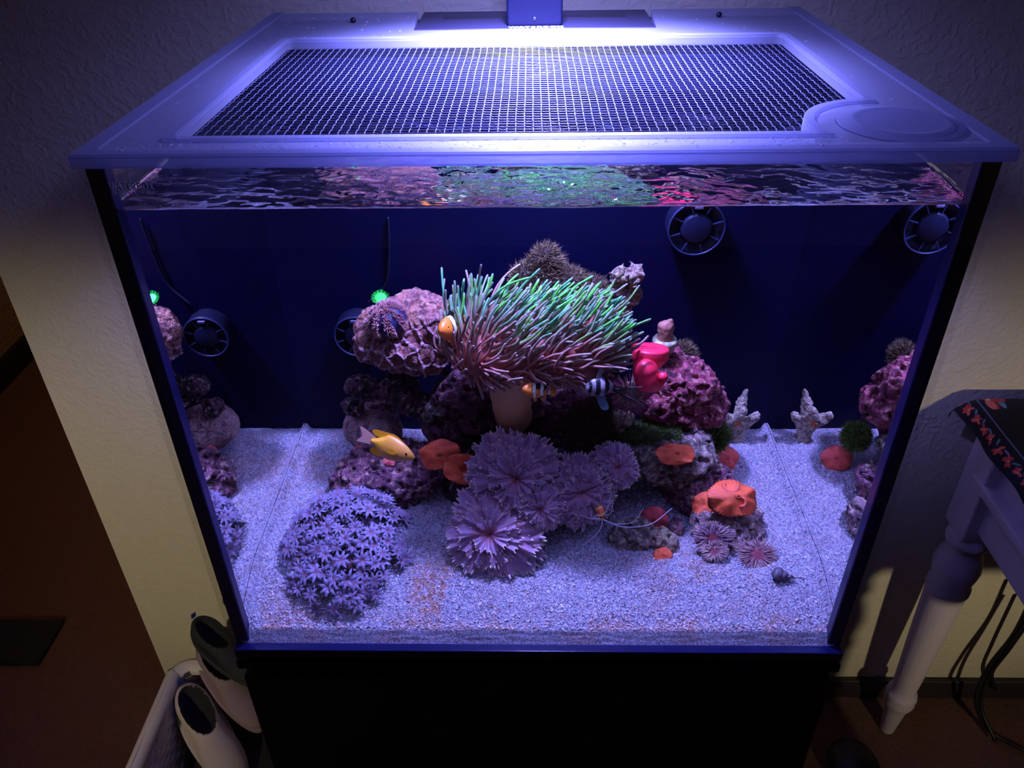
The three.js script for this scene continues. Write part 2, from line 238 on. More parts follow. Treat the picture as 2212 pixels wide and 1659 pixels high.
  for (let x = -0.244; x < 0.243; x += s) { let a = 0.034; while (a < 0.346 && !inHole(x, a + 1e-4)) a += 0.001; if (0.346 - a < 0.01) continue; const g = rod(0.346 - a, false), ph = rk() * 6; wavy(g, (p, i) => { const z = p.getZ(i); p.setY(i, p.getY(i) + 0.0005 * Math.sin((z / s) * Math.PI)); p.setX(i, p.getX(i) + 0.0007 * noise(x * 9, z * 14, 3)); }); along.push(g.translate(x, 0.0005, -(a + 0.346) / 2)); }
  for (let z = 0.036; z < 0.346; z += s) { let b = 0.243; while (!inHole(b - 1e-4, z) && b > -0.2) b -= 0.001; across.push(wavy(rod(b + 0.247, true), (p, i) => p.setZ(i, p.getZ(i) + 0.0005 * noise(p.getX(i) * 14, z * 9, 8))).translate((b - 0.247) / 2, 0.0004, -z)); }
  stuff(part('screen_strands', merge(along), strandA, lid)); stuff(part('screen_cross_strands', merge(across), strandB, lid));
  { const list = []; for (let x = -0.244; x < 0.243; x += s) for (let z = 0.036; z < 0.346; z += s) if (inHole(x, z)) list.push([x, z]); const kn = new THREE.InstancedMesh(new THREE.IcosahedronGeometry(0.00052, 1), strandA, list.length), m = new THREE.Matrix4(); list.forEach(([x, z], i) => kn.setMatrixAt(i, m.makeScale(1.1 + 0.3 * rk(), 0.9, 1.1).setPosition(x + 0.0007 * noise(x * 9, 0, 3), 0.0007, -z))); kn.name = 'screen_knots'; lid.add(stuff(kn)); }
  for (const [px, py] of [[763, 45], [1553, 33]]) { const p = atY(px, py, 0.511); const g = new THREE.SphereGeometry(0.0032, 12, 10).scale(1, 0.9, 1); part('clip', g, M.black, lid).position.set(p.x, 0.0105, p.z); }
  // drops on the lid
  { const r = rng(77), g = new THREE.SphereGeometry(1, 8, 5, 0, Math.PI * 2, 0, Math.PI / 2), drops = new THREE.InstancedMesh(g, phys([0.9, 0.93, 1], 0.03, { transmission: 0.8, thickness: 0, ior: 1.6 }), 900), m = new THREE.Matrix4(); let k = 0; drops.name = 'water_droplets';
    while (k < 900) { const x = -0.285 + 0.57 * r(), z = r() < 0.55 ? 0.004 + 0.028 * r() : 0.01 + 0.47 * r(); if (inHole(x, z) || (Math.abs(x) < 0.14 && z > 0.385) || (x > 0.2 && z < 0.1)) continue; const q = 0.0004 + 0.0011 * r() ** 3; drops.setMatrixAt(k++, m.makeScale(q * (0.8 + 0.5 * r()), q * 0.6, q * (0.8 + 0.5 * r())).setPosition(x, TY + 0.5012 + (Math.abs(x) > 0.2885 || z < 0.011 ? 0.0091 : 0.0078), -z)); }
    tag(stuff(drops), 'clear water droplets scattered on the translucent lid', 'water drops'); scene.add(drops); }

  // rear chamber cover and the lamp on its mount ---------------------------
  const cover = thing('chamber_cover', 'dark plastic rear cover plate with a long black slot under the lamp mount', 'cover plate', V3(0, TY + 0.5068, -0.443));
  part('plate', box(0.252, 0.003, 0.1, 0.001, 0, 0.0015, 0), phys([0.018, 0.016, 0.034], 0.5), cover);
  part('slot', box(0.2, 0.0008, 0.014, 0, 0, 0.0032, -0.012), M.black, cover);
  const wt = part('lettering', word('WATERBOX', 0.0068, 0.0575, 0.0004).rotateX(-Math.PI / 2), std([0.85, 0.85, 0.95], 0.5), cover, 'white maker lettering'); wt.position.set(-0.0275, 0.0031, 0.0488);
  const L = LED.at, lamp = thing('aquarium_lamp', 'dark blue aquarium lamp mount with a round post behind the lid', 'aquarium light', V3(0, TY + 0.5075, -0.427));
  const lampM = phys([0.0025, 0.003, 0.014], 0.5, { specularIntensity: 0.35 });
  { const b = new RoundedBoxGeometry(0.0585, 0.03, 0.042, 3, 0.003).translate(0, 0.016, 0.001), p = b.attributes.position; for (let i = 0; i < p.count; i++) if (p.getY(i) > 0.02 && p.getZ(i) < 0) p.setX(i, p.getX(i) * 0.9); b.computeVertexNormals(); part('mount', b, lampM, lamp); }
  part('post', new THREE.CylinderGeometry(0.0085, 0.0085, 0.28, 24).translate(0, 0.17, 0.004), lampM, lamp);
  part('screw', new THREE.SphereGeometry(0.0022, 10, 8).scale(1, 1, 0.4).translate(0, 0.009, 0.0222), M.black, lamp);
  const zL = L[2] + 0.427;
  part('arm', merge([new THREE.CylinderGeometry(0.007, 0.007, zL + 0.02, 16).rotateX(Math.PI / 2).translate(0, 0.305, zL / 2), new THREE.SphereGeometry(0.011, 16, 12).translate(0, 0.305, 0.004), new THREE.CylinderGeometry(0.006, 0.006, 0.05, 12).translate(0, 0.28, zL)]), lampM, lamp);
  part('lamp_head', box(0.15, 0.026, 0.15, 0.008, 0, L[1] - 0.5075 + 0.018, zL), lampM, lamp);
  part('light_panel', box(LED.size, 0.004, LED.size, 0, 0, L[1] - 0.5075 + 0.003, zL), std([0.9, 0.9, 1], 0.5, { emissive: new THREE.Color(...LED.color), emissiveIntensity: 3 }), lamp);
  part('cord', tube(curve([V3(-0.012, 0.02, -0.012), V3(-0.02, 0.05, -0.014), V3(-0.013, 0.14, -0.006), V3(-0.01, 0.29, 0)], 24), Array(25).fill(0.0022), 8), M.black, lamp);
  const a = new THREE.SpotLight(new THREE.Color(...LED.color), LED.power, 0, LED.angle, 1, 2); a.position.set(L[0], TY + L[1] - 0.0005, L[2]); a.target.position.set(L[0], 0, L[2] + 0.02); a.shadow.radius = 2; a.castShadow = true; a.name = 'aquarium_light_source'; scene.add(a, a.target);
  const b = new THREE.SpotLight(new THREE.Color(...LED.color), LED.spill, 0, 1.45, 1, 2); b.position.copy(a.position); b.target.position.copy(a.target.position); b.shadow.radius = 2; b.castShadow = true; b.name = 'aquarium_side_light'; scene.add(b, b.target);
}
// water: a rippled surface and, against the side panes, faces that mirror what lies under water
{
  const t = stuff(thing('water', 'clear rippling water filling the aquarium to just below its rim', 'water', V3(0, TY, 0)));
  const X = 0.2935, Z0 = 0.0085, Z1 = 0.3148, H = 0.467, nx = 420, nz = 260, pos = [], idx = [];
  for (let j = 0; j <= nz; j++) for (let i = 0; i <= nx; i++) {
    const e = (k, n) => { const u = k / n; return u; }, x = lerp(-X, X, e(i, nx)), z = lerp(Z0, Z1, e(j, nz) ** 1.25), d = Math.min(X - Math.abs(x), z - Z0);
    const w = 0.0016 * noise(x * 34, z * 30, 0.3) + 0.0011 * noise(x * 70 + 3, z * 95, 1.3) + 0.0005 * noise(x * 150, z * 220, 2.3) + 0.0004 * Math.sin(x * 41 + 6 * noise(x * 9, z * 9, 4));
    pos.push(x, H + w * (0.25 + 0.75 * sstep(0, 0.02, d)) + 0.003 * Math.exp(-d / 0.0022), -z);
  }
  for (let j = 0; j < nz; j++) for (let i = 0; i < nx; i++) { const a = j * (nx + 1) + i; idx.push(a, a + 1, a + nx + 1, a + 1, a + nx + 2, a + nx + 1); }
  const g = new THREE.BufferGeometry(); g.setAttribute('position', new THREE.Float32BufferAttribute(pos, 3)); g.setIndex(idx); g.computeVertexNormals();
  part('water_surface', g, phys([1, 1, 1], 0.0, { transmission: 1, thickness: 0.4, ior: 1.6, transparent: true, opacity: 0.8, side: THREE.DoubleSide }), t);
  const face = phys([0.97, 0.98, 1], 0.0, { transmission: 1, thickness: 0.6, ior: 1.33, side: THREE.DoubleSide });
  for (const s of [-1, 1]) part('water_face', new THREE.PlaneGeometry(0.306, H - 0.012).rotateY(s * Math.PI / 2).translate(s * 0.2938, (H + 0.012) / 2, -0.162), face, t);
}
// ---------------------------------------------------------------- sand
const SAND = 0.047;
const sandLift = (x, z) => 0.0022 * fbm(x * 22, z * 22, 0.5, 3) + 0.0009 * noise(x * 120, z * 120, 2) + 0.009 * sstep(0.2862, 0.2925, Math.abs(x)) - 0.0225 * clamp((z + 0.095) / 0.0795) ** 1.7;
{
  const n = 1400, cells = 170, w = worley(n, cells, 5), w2 = worley(700, 150, 9), size = 0.2;
  const tone = (id) => { const h = hash(id), k = hash(id + 0.37), d = 0.34 + 0.62 * hash(id + 3.1); if (h < 0.1) return [0.42 * d, 0.4 * d, 0.44 * d]; if (h < 0.12) return [0.95 * d, 0.62 * d, 0.42 * d]; if (h < 0.2) return [0.96 * d, 0.78 * d, 0.76 * d]; if (h < 0.3) return [0.7 * d, 0.86 * d, 0.8 * d]; return [d * (0.88 + 0.06 * k), d * (0.88 - 0.03 * k), d * 0.93]; };
  const map = dataTex(n, n, (x, y) => { const o = y * n + x, c = tone(w.ID[o]), e = 0.62 + 0.38 * sstep(0.02, 0.22, w.D2[o] - w.D[o]); return c.map((v) => Math.pow(v * e, 1 / 2.2)); }, true);
  const bump = dataTex(n, n, (x, y) => { const o = y * n + x, a = sstep(0, 0.45, w.D2[o] - w.D[o]) * (0.55 + 0.45 * hash(w.ID[o] + 8)); return [a, a, a]; });
  const m = new THREE.MeshPhysicalMaterial({ map, bumpMap: bump, bumpScale: 0.0009, vertexColors: true, roughness: 0.9, specularIntensity: 0.4 });
  const X = 0.2935, nx = 420, nz = 240, pos = [], uv = [], col = [], idx = [];
  // rusty diatom film in patches
  const stain = (x, z) => { const e = sstep(0.42, 0.62, 0.5 + 0.9 * fbm(x * 26, z * 26, 3.3, 4)), edge = 0.9 * sstep(-0.04, -0.017, z) * sstep(0.38, 0.6, 0.5 + 0.8 * fbm(x * 40 + 3, z * 60, 1.2, 3)); const spot = (a, b, r) => Math.exp(-((x - a) ** 2 + (z - b) ** 2) / (r * r)); return clamp(e * (0.16 + 0.8 * spot(-0.108, -0.065, 0.032) + 0.8 * spot(-0.095, -0.04, 0.03) + 0.5 * spot(-0.25, -0.24, 0.07) + 0.5 * spot(0.16, -0.07, 0.05) + 0.45 * spot(-0.25, -0.02, 0.06)) + edge * 0.75); };
  const rust = [0.85, 0.42, 0.16];
  for (let j = 0; j <= nz; j++) for (let i = 0; i <= nx; i++) { const x = lerp(-X, X, i / nx), z = lerp(-0.0155, -0.3145, (j / nz) ** 1.3); pos.push(x, SAND + sandLift(x, z), z); uv.push(x / size, z / size); const k = 0.93 + 0.12 * fbm(x * 14, 5, z * 14, 3); col.push(...mix3([k, k, k], rust, 0.8 * stain(x, z) * sstep(0.3, 0.62, 0.5 + 0.7 * fbm(x * 170, z * 170, 8, 3)))); }
  for (let j = 0; j < nz; j++) for (let i = 0; i < nx; i++) { const a = j * (nx + 1) + i; idx.push(a, a + 1, a + nx + 1, a + 1, a + nx + 2, a + nx + 1); }
  const base = pos.length / 3, nf = 14;
  for (let j = 0; j <= nf; j++) for (let i = 0; i <= nx; i++) { const x = lerp(-X, X, i / nx), q = j / nf, z = lerp(-0.0155, -0.0088, q), y = lerp(SAND + sandLift(x, -0.0155), 0.0122, q) + 0.0012 * noise(x * 60, q * 4, 3) * Math.sin(q * 3.14); pos.push(x, y, z); uv.push(x / size, y * 1.4 / size + 0.4); const k = 0.95 + 0.12 * noise(x * 35, y * 90, 2); col.push(...mix3([k, k, k * 1.02], rust, 0.3 * sstep(0.1, 0.5, noise(x * 25, y * 20, 6)))); }
  for (let j = 0; j < nf; j++) for (let i = 0; i < nx; i++) { const a = base + j * (nx + 1) + i; idx.push(a + nx + 1, a + 1, a, a + nx + 1, a + nx + 2, a + 1); }
  const g = new THREE.BufferGeometry(); g.setAttribute('position', new THREE.Float32BufferAttribute(pos, 3)); g.setAttribute('uv', new THREE.Float32BufferAttribute(uv, 2)); g.setAttribute('color', new THREE.Float32BufferAttribute(col, 3)); g.setIndex(idx); g.computeVertexNormals();
  const bed = stuff(solo('sand_bed', 'bed of coarse pale sand with rusty patches on the aquarium bottom', 'sand', g, m, V3(0, TY, 0)));
  const r = rng(41), N = 16000, grain = new THREE.InstancedMesh(new THREE.IcosahedronGeometry(1, 0), std([1, 1, 1], 0.7), N), mt = new THREE.Matrix4(), q = new THREE.Quaternion(), c = new THREE.Color();
  for (let k = 0; k < N; k++) { const x = -0.285 + 0.57 * r(), z = -0.017 - 0.29 * r() ** 1.5, s = 0.0006 + 0.0009 * r() ** 2; mt.compose(V3(x, SAND + sandLift(x, z) + s * 0.15, z), q.set(r() - 0.5, r() - 0.5, r() - 0.5, r() - 0.5).normalize(), V3(s * (0.8 + r()), s * 0.7, s * (0.8 + 0.5 * r()))); grain.setMatrixAt(k, mt); const a = tone(k * 3 + 1); c.setRGB(...mix3(a, rust, 0.45 * stain(x, z))); grain.setColorAt(k, c); }
  grain.name = 'sand_grain'; stuff(grain); bed.add(grain);
}
// ---------------------------------------------------------------- rocks
const PAL = {
  purple: { a: seen(105, 62, 118), b: seen(145, 100, 165), c: seen(190, 168, 210), d: seen(55, 36, 70) },
  magenta: { a: seen(120, 45, 95), b: seen(160, 80, 135), c: seen(190, 140, 185), d: seen(70, 28, 65) },
  lilac: { a: seen(130, 105, 165), b: seen(155, 130, 190), c: seen(195, 182, 222), d: seen(75, 55, 90) },
  pale: { a: seen(170, 150, 195, 0.36), b: seen(205, 192, 228, 0.36), c: seen(150, 75, 95, 0.36), d: seen(105, 62, 85, 0.36) },
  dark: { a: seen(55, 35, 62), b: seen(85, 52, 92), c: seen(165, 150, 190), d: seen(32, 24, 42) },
  rounded: { a: seen(125, 98, 150), b: seen(150, 125, 180), c: seen(165, 115, 140), d: seen(98, 65, 110) },
  turf: { a: seen(100, 85, 125), b: seen(140, 122, 170), c: seen(190, 182, 215), d: seen(55, 58, 60) },
};
const rockColor = (pal, seed, fine = 1) => (p) => {
  const x = p.x * fine + seed * 3.7, y = p.y * fine, z = p.z * fine, n1 = fbm(x * 55, y * 55, z * 55, 3), n2 = fbm(x * 150 + 9, y * 150, z * 150, 3), n3 = fbm(x * 95, y * 95 + 4, z * 95, 2);
  let c = mix3(pal.a, pal.b, sstep(-0.12, 0.16, n1)); c = mix3(c, pal.c, 0.75 * sstep(0.12, 0.3, n2)); return mix3(c, pal.d, 0.85 * sstep(0.14, 0.32, n3));
};
// blobs: [px, py, z, rx, ry (photograph pixels), rz (metres)]
function rockGeo(c, blobs, o) {
  const s = mpp(c), es = blobs.map((b) => { const q = at(b[0], b[1], b[2]).sub(c), k = mpp(at(b[0], b[1], b[2])); return [q.x, q.y, q.z, b[3] * k, b[4] * k, b[5]]; });
  const lo = V3(9, 9, 9), hi = V3(-9, -9, -9), pad = (o.amp ?? 0.007) + 0.004;
  for (const e of es) { lo.min(V3(e[0] - e[3] - pad, e[1] - e[4] - pad, e[2] - e[5] - pad)); hi.max(V3(e[0] + e[3] + pad, e[1] + e[4] + pad, e[2] + e[5] + pad)); }
  const amp = o.amp ?? 0.007, sd = o.seed ?? 1, f = o.freq ?? 1, k = o.k ?? 0.015, pit = o.pit ?? 0.5, zBack = -0.3135 - c.z, zFront = -0.01 - c.z, xs = 0.2925;
  const fn = (x, y, z) => {
    let d = 9; for (const e of es) d = smin(d, ellip(x, y, z, e), k);
    d = Math.max(d, zBack - z, z - zFront, Math.abs(x + c.x) - xs);
    if (Math.abs(d) > amp * 1.6) return d;
    const X = x * f + sd * 1.3, Y = y * f + sd * 0.7, Z = z * f, w = 0.004 * noise(X * 120, Y * 120, Z * 120);
    const big = noise(X * 38, Y * 38, Z * 38), mid = noise((X + w) * 90, (Y + w) * 90, Z * 90), fine = noise(X * 210, Y * 210, Z * 210), ridge = 1 - 2 * Math.abs(noise(X * 62 + 5, Y * 62, Z * 62));
    const hole = sstep(0.12, 0.4, noise(X * 130 + 8, Y * 130, Z * 130 + 2));
    return d - amp * (0.75 * big + 0.55 * mid + 0.28 * fine + 0.3 * (ridge - 0.5)) + amp * pit * hole;
  };
  return boxUV(nets(lo, hi, o.cell ?? 0.0017, fn), 0.05);
}
function rock(label, c, blobs, o) { const p = at(...c), g = rockGeo(p, blobs, o); paint(g, rockColor(o.pal, o.seed ?? 1)); return solo(o.name ?? 'live_rock', label, o.cat ?? 'rock', g, o.mat ?? M.rock, p); }

// left shelf rock with a honeycomb coral grown over its face
{
  const c = at(880, 728, -0.25), blobs = [[880, 690, -0.258, 88, 42, 0.03], [845, 745, -0.243, 72, 42, 0.03], [915, 755, -0.238, 68, 46, 0.03], [935, 690, -0.25, 48, 42, 0.028], [800, 715, -0.25, 30, 22, 0.022], [890, 662, -0.272, 36, 22, 0.022]];
  const g = rockGeo(c, blobs, { amp: 0.005, seed: 3, cell: 0.0013, pit: 0.2, k: 0.02 });
  const r = rng(8), seeds = [], p = g.attributes.position, n = g.attributes.normal, v = V3();
  for (let t = 0; t < 5000 && seeds.length < 120; t++) { const i = Math.floor(r() * p.count); v.fromBufferAttribute(p, i); if (seeds.every((s) => s.distanceTo(v) > 0.0115)) seeds.push(v.clone()); }
  const cell = (q) => { let a = 9, b = 9; for (const s of seeds) { const d = s.distanceTo(q); if (d < a) { b = a; a = d; } else if (d < b) b = d; } return [a, b - a]; };
  const col = new Float32Array(p.count * 3);
  for (let i = 0; i < p.count; i++) {
    v.fromBufferAttribute(p, i); const [d, e] = cell(v), wob = 0.0012 * noise(v.x * 500, v.y * 500, v.z * 500), ridge = 1 - sstep(0.0003, 0.0036, e + wob), lowZone = sstep(0.016, -0.004, v.dot(camU) - 0.25 * v.dot(camR) + 0.01 * noise(v.x * 60, v.y * 60, v.z * 60));
    const septa = 0.5 + 0.5 * Math.sin(Math.atan2(v.y * 700 % 3, v.x * 700 % 3) * 9 + d * 3000);
    const up = 0.0034 * ridge * (0.25 + 0.75 * lowZone) + 0.0004 * septa * lowZone; p.setXYZ(i, v.x + n.getX(i) * up, v.y + n.getY(i) * up, v.z + n.getZ(i) * up);
    const rockC = rockColor({ a: seen(150, 100, 140, 0.58), b: seen(178, 122, 150, 0.58), c: seen(180, 150, 205, 0.58), d: seen(105, 62, 85, 0.58) }, 4)(v);
    let k = mix3(seen(140, 88, 118, 0.58), seen(175, 140, 225, 0.58), sstep(0.15, 0.7, ridge + 0.2 * (septa - 0.5))); if (d < 0.0026) k = mix3(k, seen(85, 60, 95, 0.58), 0.75);
    col.set(mix3(rockC, k, lowZone * 0.95 + 0.05), i * 3);
  }
  g.setAttribute('color', new THREE.BufferAttribute(col, 3)); g.computeVertexNormals();
  solo('honeycomb_coral', 'purple and brown honeycomb coral crusting a shelf of rock on the left', 'coral', g, M.rock, c);
}
rock('dark branching rock with pale rims under the honeycomb coral', [850, 855, -0.25], [[775, 830, -0.25, 32, 24, 0.014], [810, 850, -0.25, 36, 26, 0.016], [855, 862, -0.248, 40, 28, 0.02], [900, 872, -0.24, 38, 24, 0.018], [762, 878, -0.252, 22, 20, 0.012], [870, 830, -0.262, 40, 24, 0.02], [925, 890, -0.235, 26, 20, 0.016]], { pal: PAL.dark, seed: 5, amp: 0.006, pit: 1.1, k: 0.006, cell: 0.0014 });
rock('smooth rounded mauve rock behind the yellow fish', [800, 920, -0.262], [[800, 920, -0.262, 58, 48, 0.032], [830, 940, -0.25, 40, 36, 0.03]], { pal: PAL.rounded, seed: 7, amp: 0.003, pit: 0.1 });
rock('rough purple-crusted rock resting on the sand below the yellow fish', [825, 1040, -0.205], [[800, 1025, -0.205, 72, 46, 0.035], [880, 1035, -0.2, 58, 48, 0.034], [750, 1045, -0.2, 36, 34, 0.026], [845, 985, -0.225, 70, 30, 0.03], [860, 1080, -0.185, 60, 26, 0.02], [930, 1000, -0.215, 40, 40, 0.03]], { pal: PAL.purple, seed: 9, amp: 0.009, pit: 0.9, k: 0.01 });
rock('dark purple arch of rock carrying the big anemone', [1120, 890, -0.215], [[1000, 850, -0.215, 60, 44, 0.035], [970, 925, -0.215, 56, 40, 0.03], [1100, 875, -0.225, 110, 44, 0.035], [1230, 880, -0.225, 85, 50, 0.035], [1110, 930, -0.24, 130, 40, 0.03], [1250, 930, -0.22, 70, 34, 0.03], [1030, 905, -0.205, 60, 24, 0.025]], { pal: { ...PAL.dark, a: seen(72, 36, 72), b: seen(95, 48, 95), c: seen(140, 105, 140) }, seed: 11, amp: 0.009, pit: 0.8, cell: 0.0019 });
rock('pale crumbled rubble at the left end of the dark arch', [945, 885, -0.205], [[940, 880, -0.205, 24, 16, 0.012], [960, 868, -0.205, 16, 12, 0.01], [925, 900, -0.21, 16, 12, 0.01]], { pal: PAL.turf, seed: 12, amp: 0.005, cell: 0.0011, k: 0.004 });
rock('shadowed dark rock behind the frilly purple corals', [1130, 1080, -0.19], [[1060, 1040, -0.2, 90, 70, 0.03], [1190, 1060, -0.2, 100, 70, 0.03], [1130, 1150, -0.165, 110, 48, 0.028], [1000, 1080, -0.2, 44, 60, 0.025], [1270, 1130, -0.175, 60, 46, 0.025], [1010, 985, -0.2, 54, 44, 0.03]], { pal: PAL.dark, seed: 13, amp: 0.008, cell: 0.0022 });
rock('mauve rock column rising behind the anemone', [1290, 720, -0.262], [[1300, 740, -0.258, 46, 70, 0.024], [1325, 680, -0.258, 28, 44, 0.02], [1260, 820, -0.26, 70, 60, 0.03], [1180, 640, -0.285, 70, 60, 0.02], [1180, 740, -0.285, 120, 70, 0.025]], { pal: { a: seen(95, 50, 75), b: seen(120, 70, 100), c: seen(150, 110, 135), d: seen(55, 35, 55) }, seed: 15, amp: 0.006, cell: 0.002 });
rock('pale pitted rock tip standing up right of the anemone', [1355, 608, -0.25], [[1340, 592, -0.25, 17, 24, 0.012], [1376, 592, -0.247, 17, 22, 0.012], [1352, 630, -0.252, 30, 28, 0.014], [1336, 660, -0.255, 20, 22, 0.012]], { pal: PAL.pale, seed: 17, amp: 0.0085, k: 0.006, cell: 0.001, pit: 0.7, freq: 1.25 });
rock('large reddish purple coralline rock on the right', [1470, 840, -0.24], [[1440, 800, -0.245, 52, 44, 0.03], [1490, 830, -0.24, 60, 48, 0.034], [1530, 870, -0.24, 44, 40, 0.03], [1420, 860, -0.235, 54, 54, 0.03], [1480, 885, -0.235, 80, 34, 0.03], [1415, 775, -0.262, 40, 30, 0.02], [1440, 930, -0.245, 60, 30, 0.03]], { pal: PAL.magenta, seed: 19, amp: 0.007, pit: 0.9, cell: 0.0015 });
rock('pale lumpy chunk below the striped cardinalfish', [1335, 905, -0.205], [[1325, 900, -0.205, 24, 16, 0.012], [1355, 905, -0.205, 20, 15, 0.012], [1335, 922, -0.203, 22, 12, 0.01]], { pal: PAL.pale, seed: 21, amp: 0.0045, cell: 0.001, k: 0.004 });
rock('flat-topped mottled rock carrying an orange mushroom coral', [1440, 980, -0.19], [[1410, 965, -0.2, 90, 34, 0.03], [1480, 985, -0.19, 66, 38, 0.03], [1400, 1005, -0.182, 44, 30, 0.022], [1350, 945, -0.215, 60, 26, 0.025], [1510, 960, -0.21, 34, 28, 0.02], [1450, 1020, -0.185, 50, 24, 0.02]], { pal: PAL.turf, seed: 23, amp: 0.0065, pit: 1, cell: 0.0014, k: 0.01 });
rock('purple undercut rock below the flat-topped one', [1490, 1070, -0.175], [[1480, 1045, -0.19, 56, 30, 0.026], [1510, 1075, -0.175, 60, 40, 0.028], [1455, 1070, -0.195, 40, 34, 0.022], [1545, 1040, -0.19, 40, 36, 0.024]], { pal: PAL.purple, seed: 25, amp: 0.007, pit: 0.8, k: 0.009 });
rock('lumpy lilac fragment lying on the flat-topped rock', [1497, 942, -0.205], [[1490, 944, -0.205, 17, 12, 0.009], [1508, 940, -0.206, 14, 13, 0.009], [1498, 928, -0.207, 10, 9, 0.006]], { pal: PAL.lilac, seed: 27, amp: 0.003, cell: 0.0009, k: 0.003 });
rock('grey-violet rock under the large folded orange mushroom', [1565, 1140, -0.13], [[1550, 1125, -0.135, 62, 34, 0.026], [1595, 1150, -0.128, 52, 40, 0.026], [1530, 1160, -0.128, 36, 34, 0.022], [1610, 1110, -0.145, 34, 26, 0.02], [1560, 1180, -0.118, 56, 22, 0.018]], { pal: PAL.lilac, seed: 29, amp: 0.006, pit: 1, cell: 0.0014, k: 0.008 });
rock('round pitted grey rock on the sand right of the shrimp', [1375, 1160, -0.122], [[1355, 1158, -0.122, 36, 30, 0.02], [1385, 1160, -0.122, 34, 32, 0.02], [1340, 1180, -0.115, 26, 20, 0.014]], { pal: PAL.turf, seed: 31, amp: 0.006, pit: 1.1, cell: 0.0012, k: 0.006 });
rock('small crusty rock with a dark hollow beside the round grey one', [1434, 1172, -0.11], [[1420, 1165, -0.113, 18, 20, 0.011], [1448, 1170, -0.112, 18, 22, 0.011], [1434, 1150, -0.118, 18, 12, 0.01]], { pal: PAL.pale, seed: 33, amp: 0.005, pit: 1.2, cell: 0.0011, k: 0.004 });
rock('dark violet pebble leaning behind the round grey rock', [1462, 1140, -0.135], [[1462, 1140, -0.135, 18, 26, 0.012]], { pal: PAL.purple, seed: 35, amp: 0.003, cell: 0.0012 });
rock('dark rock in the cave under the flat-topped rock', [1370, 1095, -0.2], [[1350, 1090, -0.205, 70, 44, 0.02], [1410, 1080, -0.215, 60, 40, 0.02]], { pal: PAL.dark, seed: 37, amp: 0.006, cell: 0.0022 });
// dead branching coral on the right
{
  const c = at(1595, 915, -0.295), P = (x, y, z) => at(x, y, z).sub(c), k = mpp(c), arms = [[1590, 960, 1592, 925, -0.295, -0.293, 17, 15], [1592, 925, 1602, 870, -0.293, -0.302, 14, 11], [1602, 872, 1612, 844, -0.302, -0.306, 10, 5], [1596, 930, 1572, 905, -0.292, -0.287, 12, 11], [1598, 925, 1634, 898, -0.292, -0.288, 13, 9], [1588, 905, 1606, 888, -0.287, -0.284, 10, 9], [1585, 960, 1600, 985, -0.292, -0.284, 19, 24], [1572, 905, 1565, 898, -0.287, -0.284, 10, 8]].map((a) => [P(a[0], a[1], a[4]), P(a[2], a[3], a[5]), a[6] * k, a[7] * k]);
  const v = V3(), g = nets(V3(-0.03, -0.055, -0.018), V3(0.032, 0.045, 0.03), 0.0011, (x, y, z) => { v.set(x, y, z); let d = 9; for (const a of arms) d = smin(d, cone(v, ...a), 0.004); return d - 0.0016 * noise(x * 190, y * 190, z * 190) - 0.0009 * noise(x * 420, y * 420, z * 420); });
  solo('branch_coral', 'pale dead branching coral skeleton against the right end of the back wall', 'coral', paint(boxUV(g, 0.05), rockColor({ a: seen(165, 150, 200), b: seen(185, 172, 220), c: seen(200, 188, 230), d: seen(110, 80, 115) }, 2, 1.6)), M.rock, c);
}
// brown hair algae: short filaments in one mesh over a rock
function algae(label, c, blobs, count, len, cols, seed, o = {}) {
  const p = at(...c), t = thing('algae_covered_rock', label, 'rock', p), g = rockGeo(p, blobs, { amp: 0.006, seed, cell: 0.0022, ...o });
  part('rock', paint(g, rockColor({ a: cols[0], b: cols[1], c: cols[1], d: cols[0] }, seed)), M.rock, t);
  const r = rng(seed * 7 + 1), pos = g.attributes.position, n = g.attributes.normal, out = [], colr = [], v = V3(), w = V3(), side = V3();
  for (let i = 0; i < count; i++) {
    const k = Math.floor(r() * pos.count); v.fromBufferAttribute(pos, k); w.fromBufferAttribute(n, k).add(V3(r() - 0.5, r() - 0.2, r() - 0.5).multiplyScalar(1.1)).normalize(); if (p.z + v.z + w.z * len < -0.312) continue;
    side.set(r() - 0.5, r() - 0.5, r() - 0.5).cross(w).normalize().multiplyScalar(0.00028); const L = len * (0.4 + 0.9 * r()), mid = v.clone().addScaledVector(w, L * 0.55), tip = v.clone().addScaledVector(w, L).add(V3((r() - 0.3) * L * 0.7, (r() - 0.4) * L * 0.6, 0)), c1 = mix3(cols[0], cols[2], r()), q = (a) => out.push(a.x, a.y, a.z);
    q(v.clone().add(side)); q(v.clone().sub(side)); q(mid.clone().add(side)); q(v.clone().sub(side)); q(mid.clone().sub(side)); q(mid.clone().add(side)); q(mid.clone().add(side)); q(mid.clone().sub(side)); q(tip); for (let j = 0; j < 9; j++) colr.push(...c1);
  }
  const a = new THREE.BufferGeometry(); a.setAttribute('position', new THREE.Float32BufferAttribute(out, 3)); a.setAttribute('color', new THREE.Float32BufferAttribute(colr, 3)); a.computeVertexNormals();
  stuff(part('algae', a, new THREE.MeshStandardMaterial({ vertexColors: true, roughness: 0.9 }), t)); return t;
}
const brown = [seen(60, 50, 58), seen(78, 65, 72), seen(105, 90, 92)], green = [seen(45, 55, 42), seen(62, 68, 52), seen(85, 115, 55)];
algae('peaked rock furred with brown algae behind the anemone', [1195, 600, -0.288], [[1180, 565, -0.29, 28, 38, 0.014], [1140, 610, -0.288, 36, 40, 0.016], [1230, 620, -0.288, 60, 36, 0.016], [1195, 650, -0.285, 90, 44, 0.02], [1290, 645, -0.282, 36, 24, 0.015]], 16000, 0.007, brown, 41);
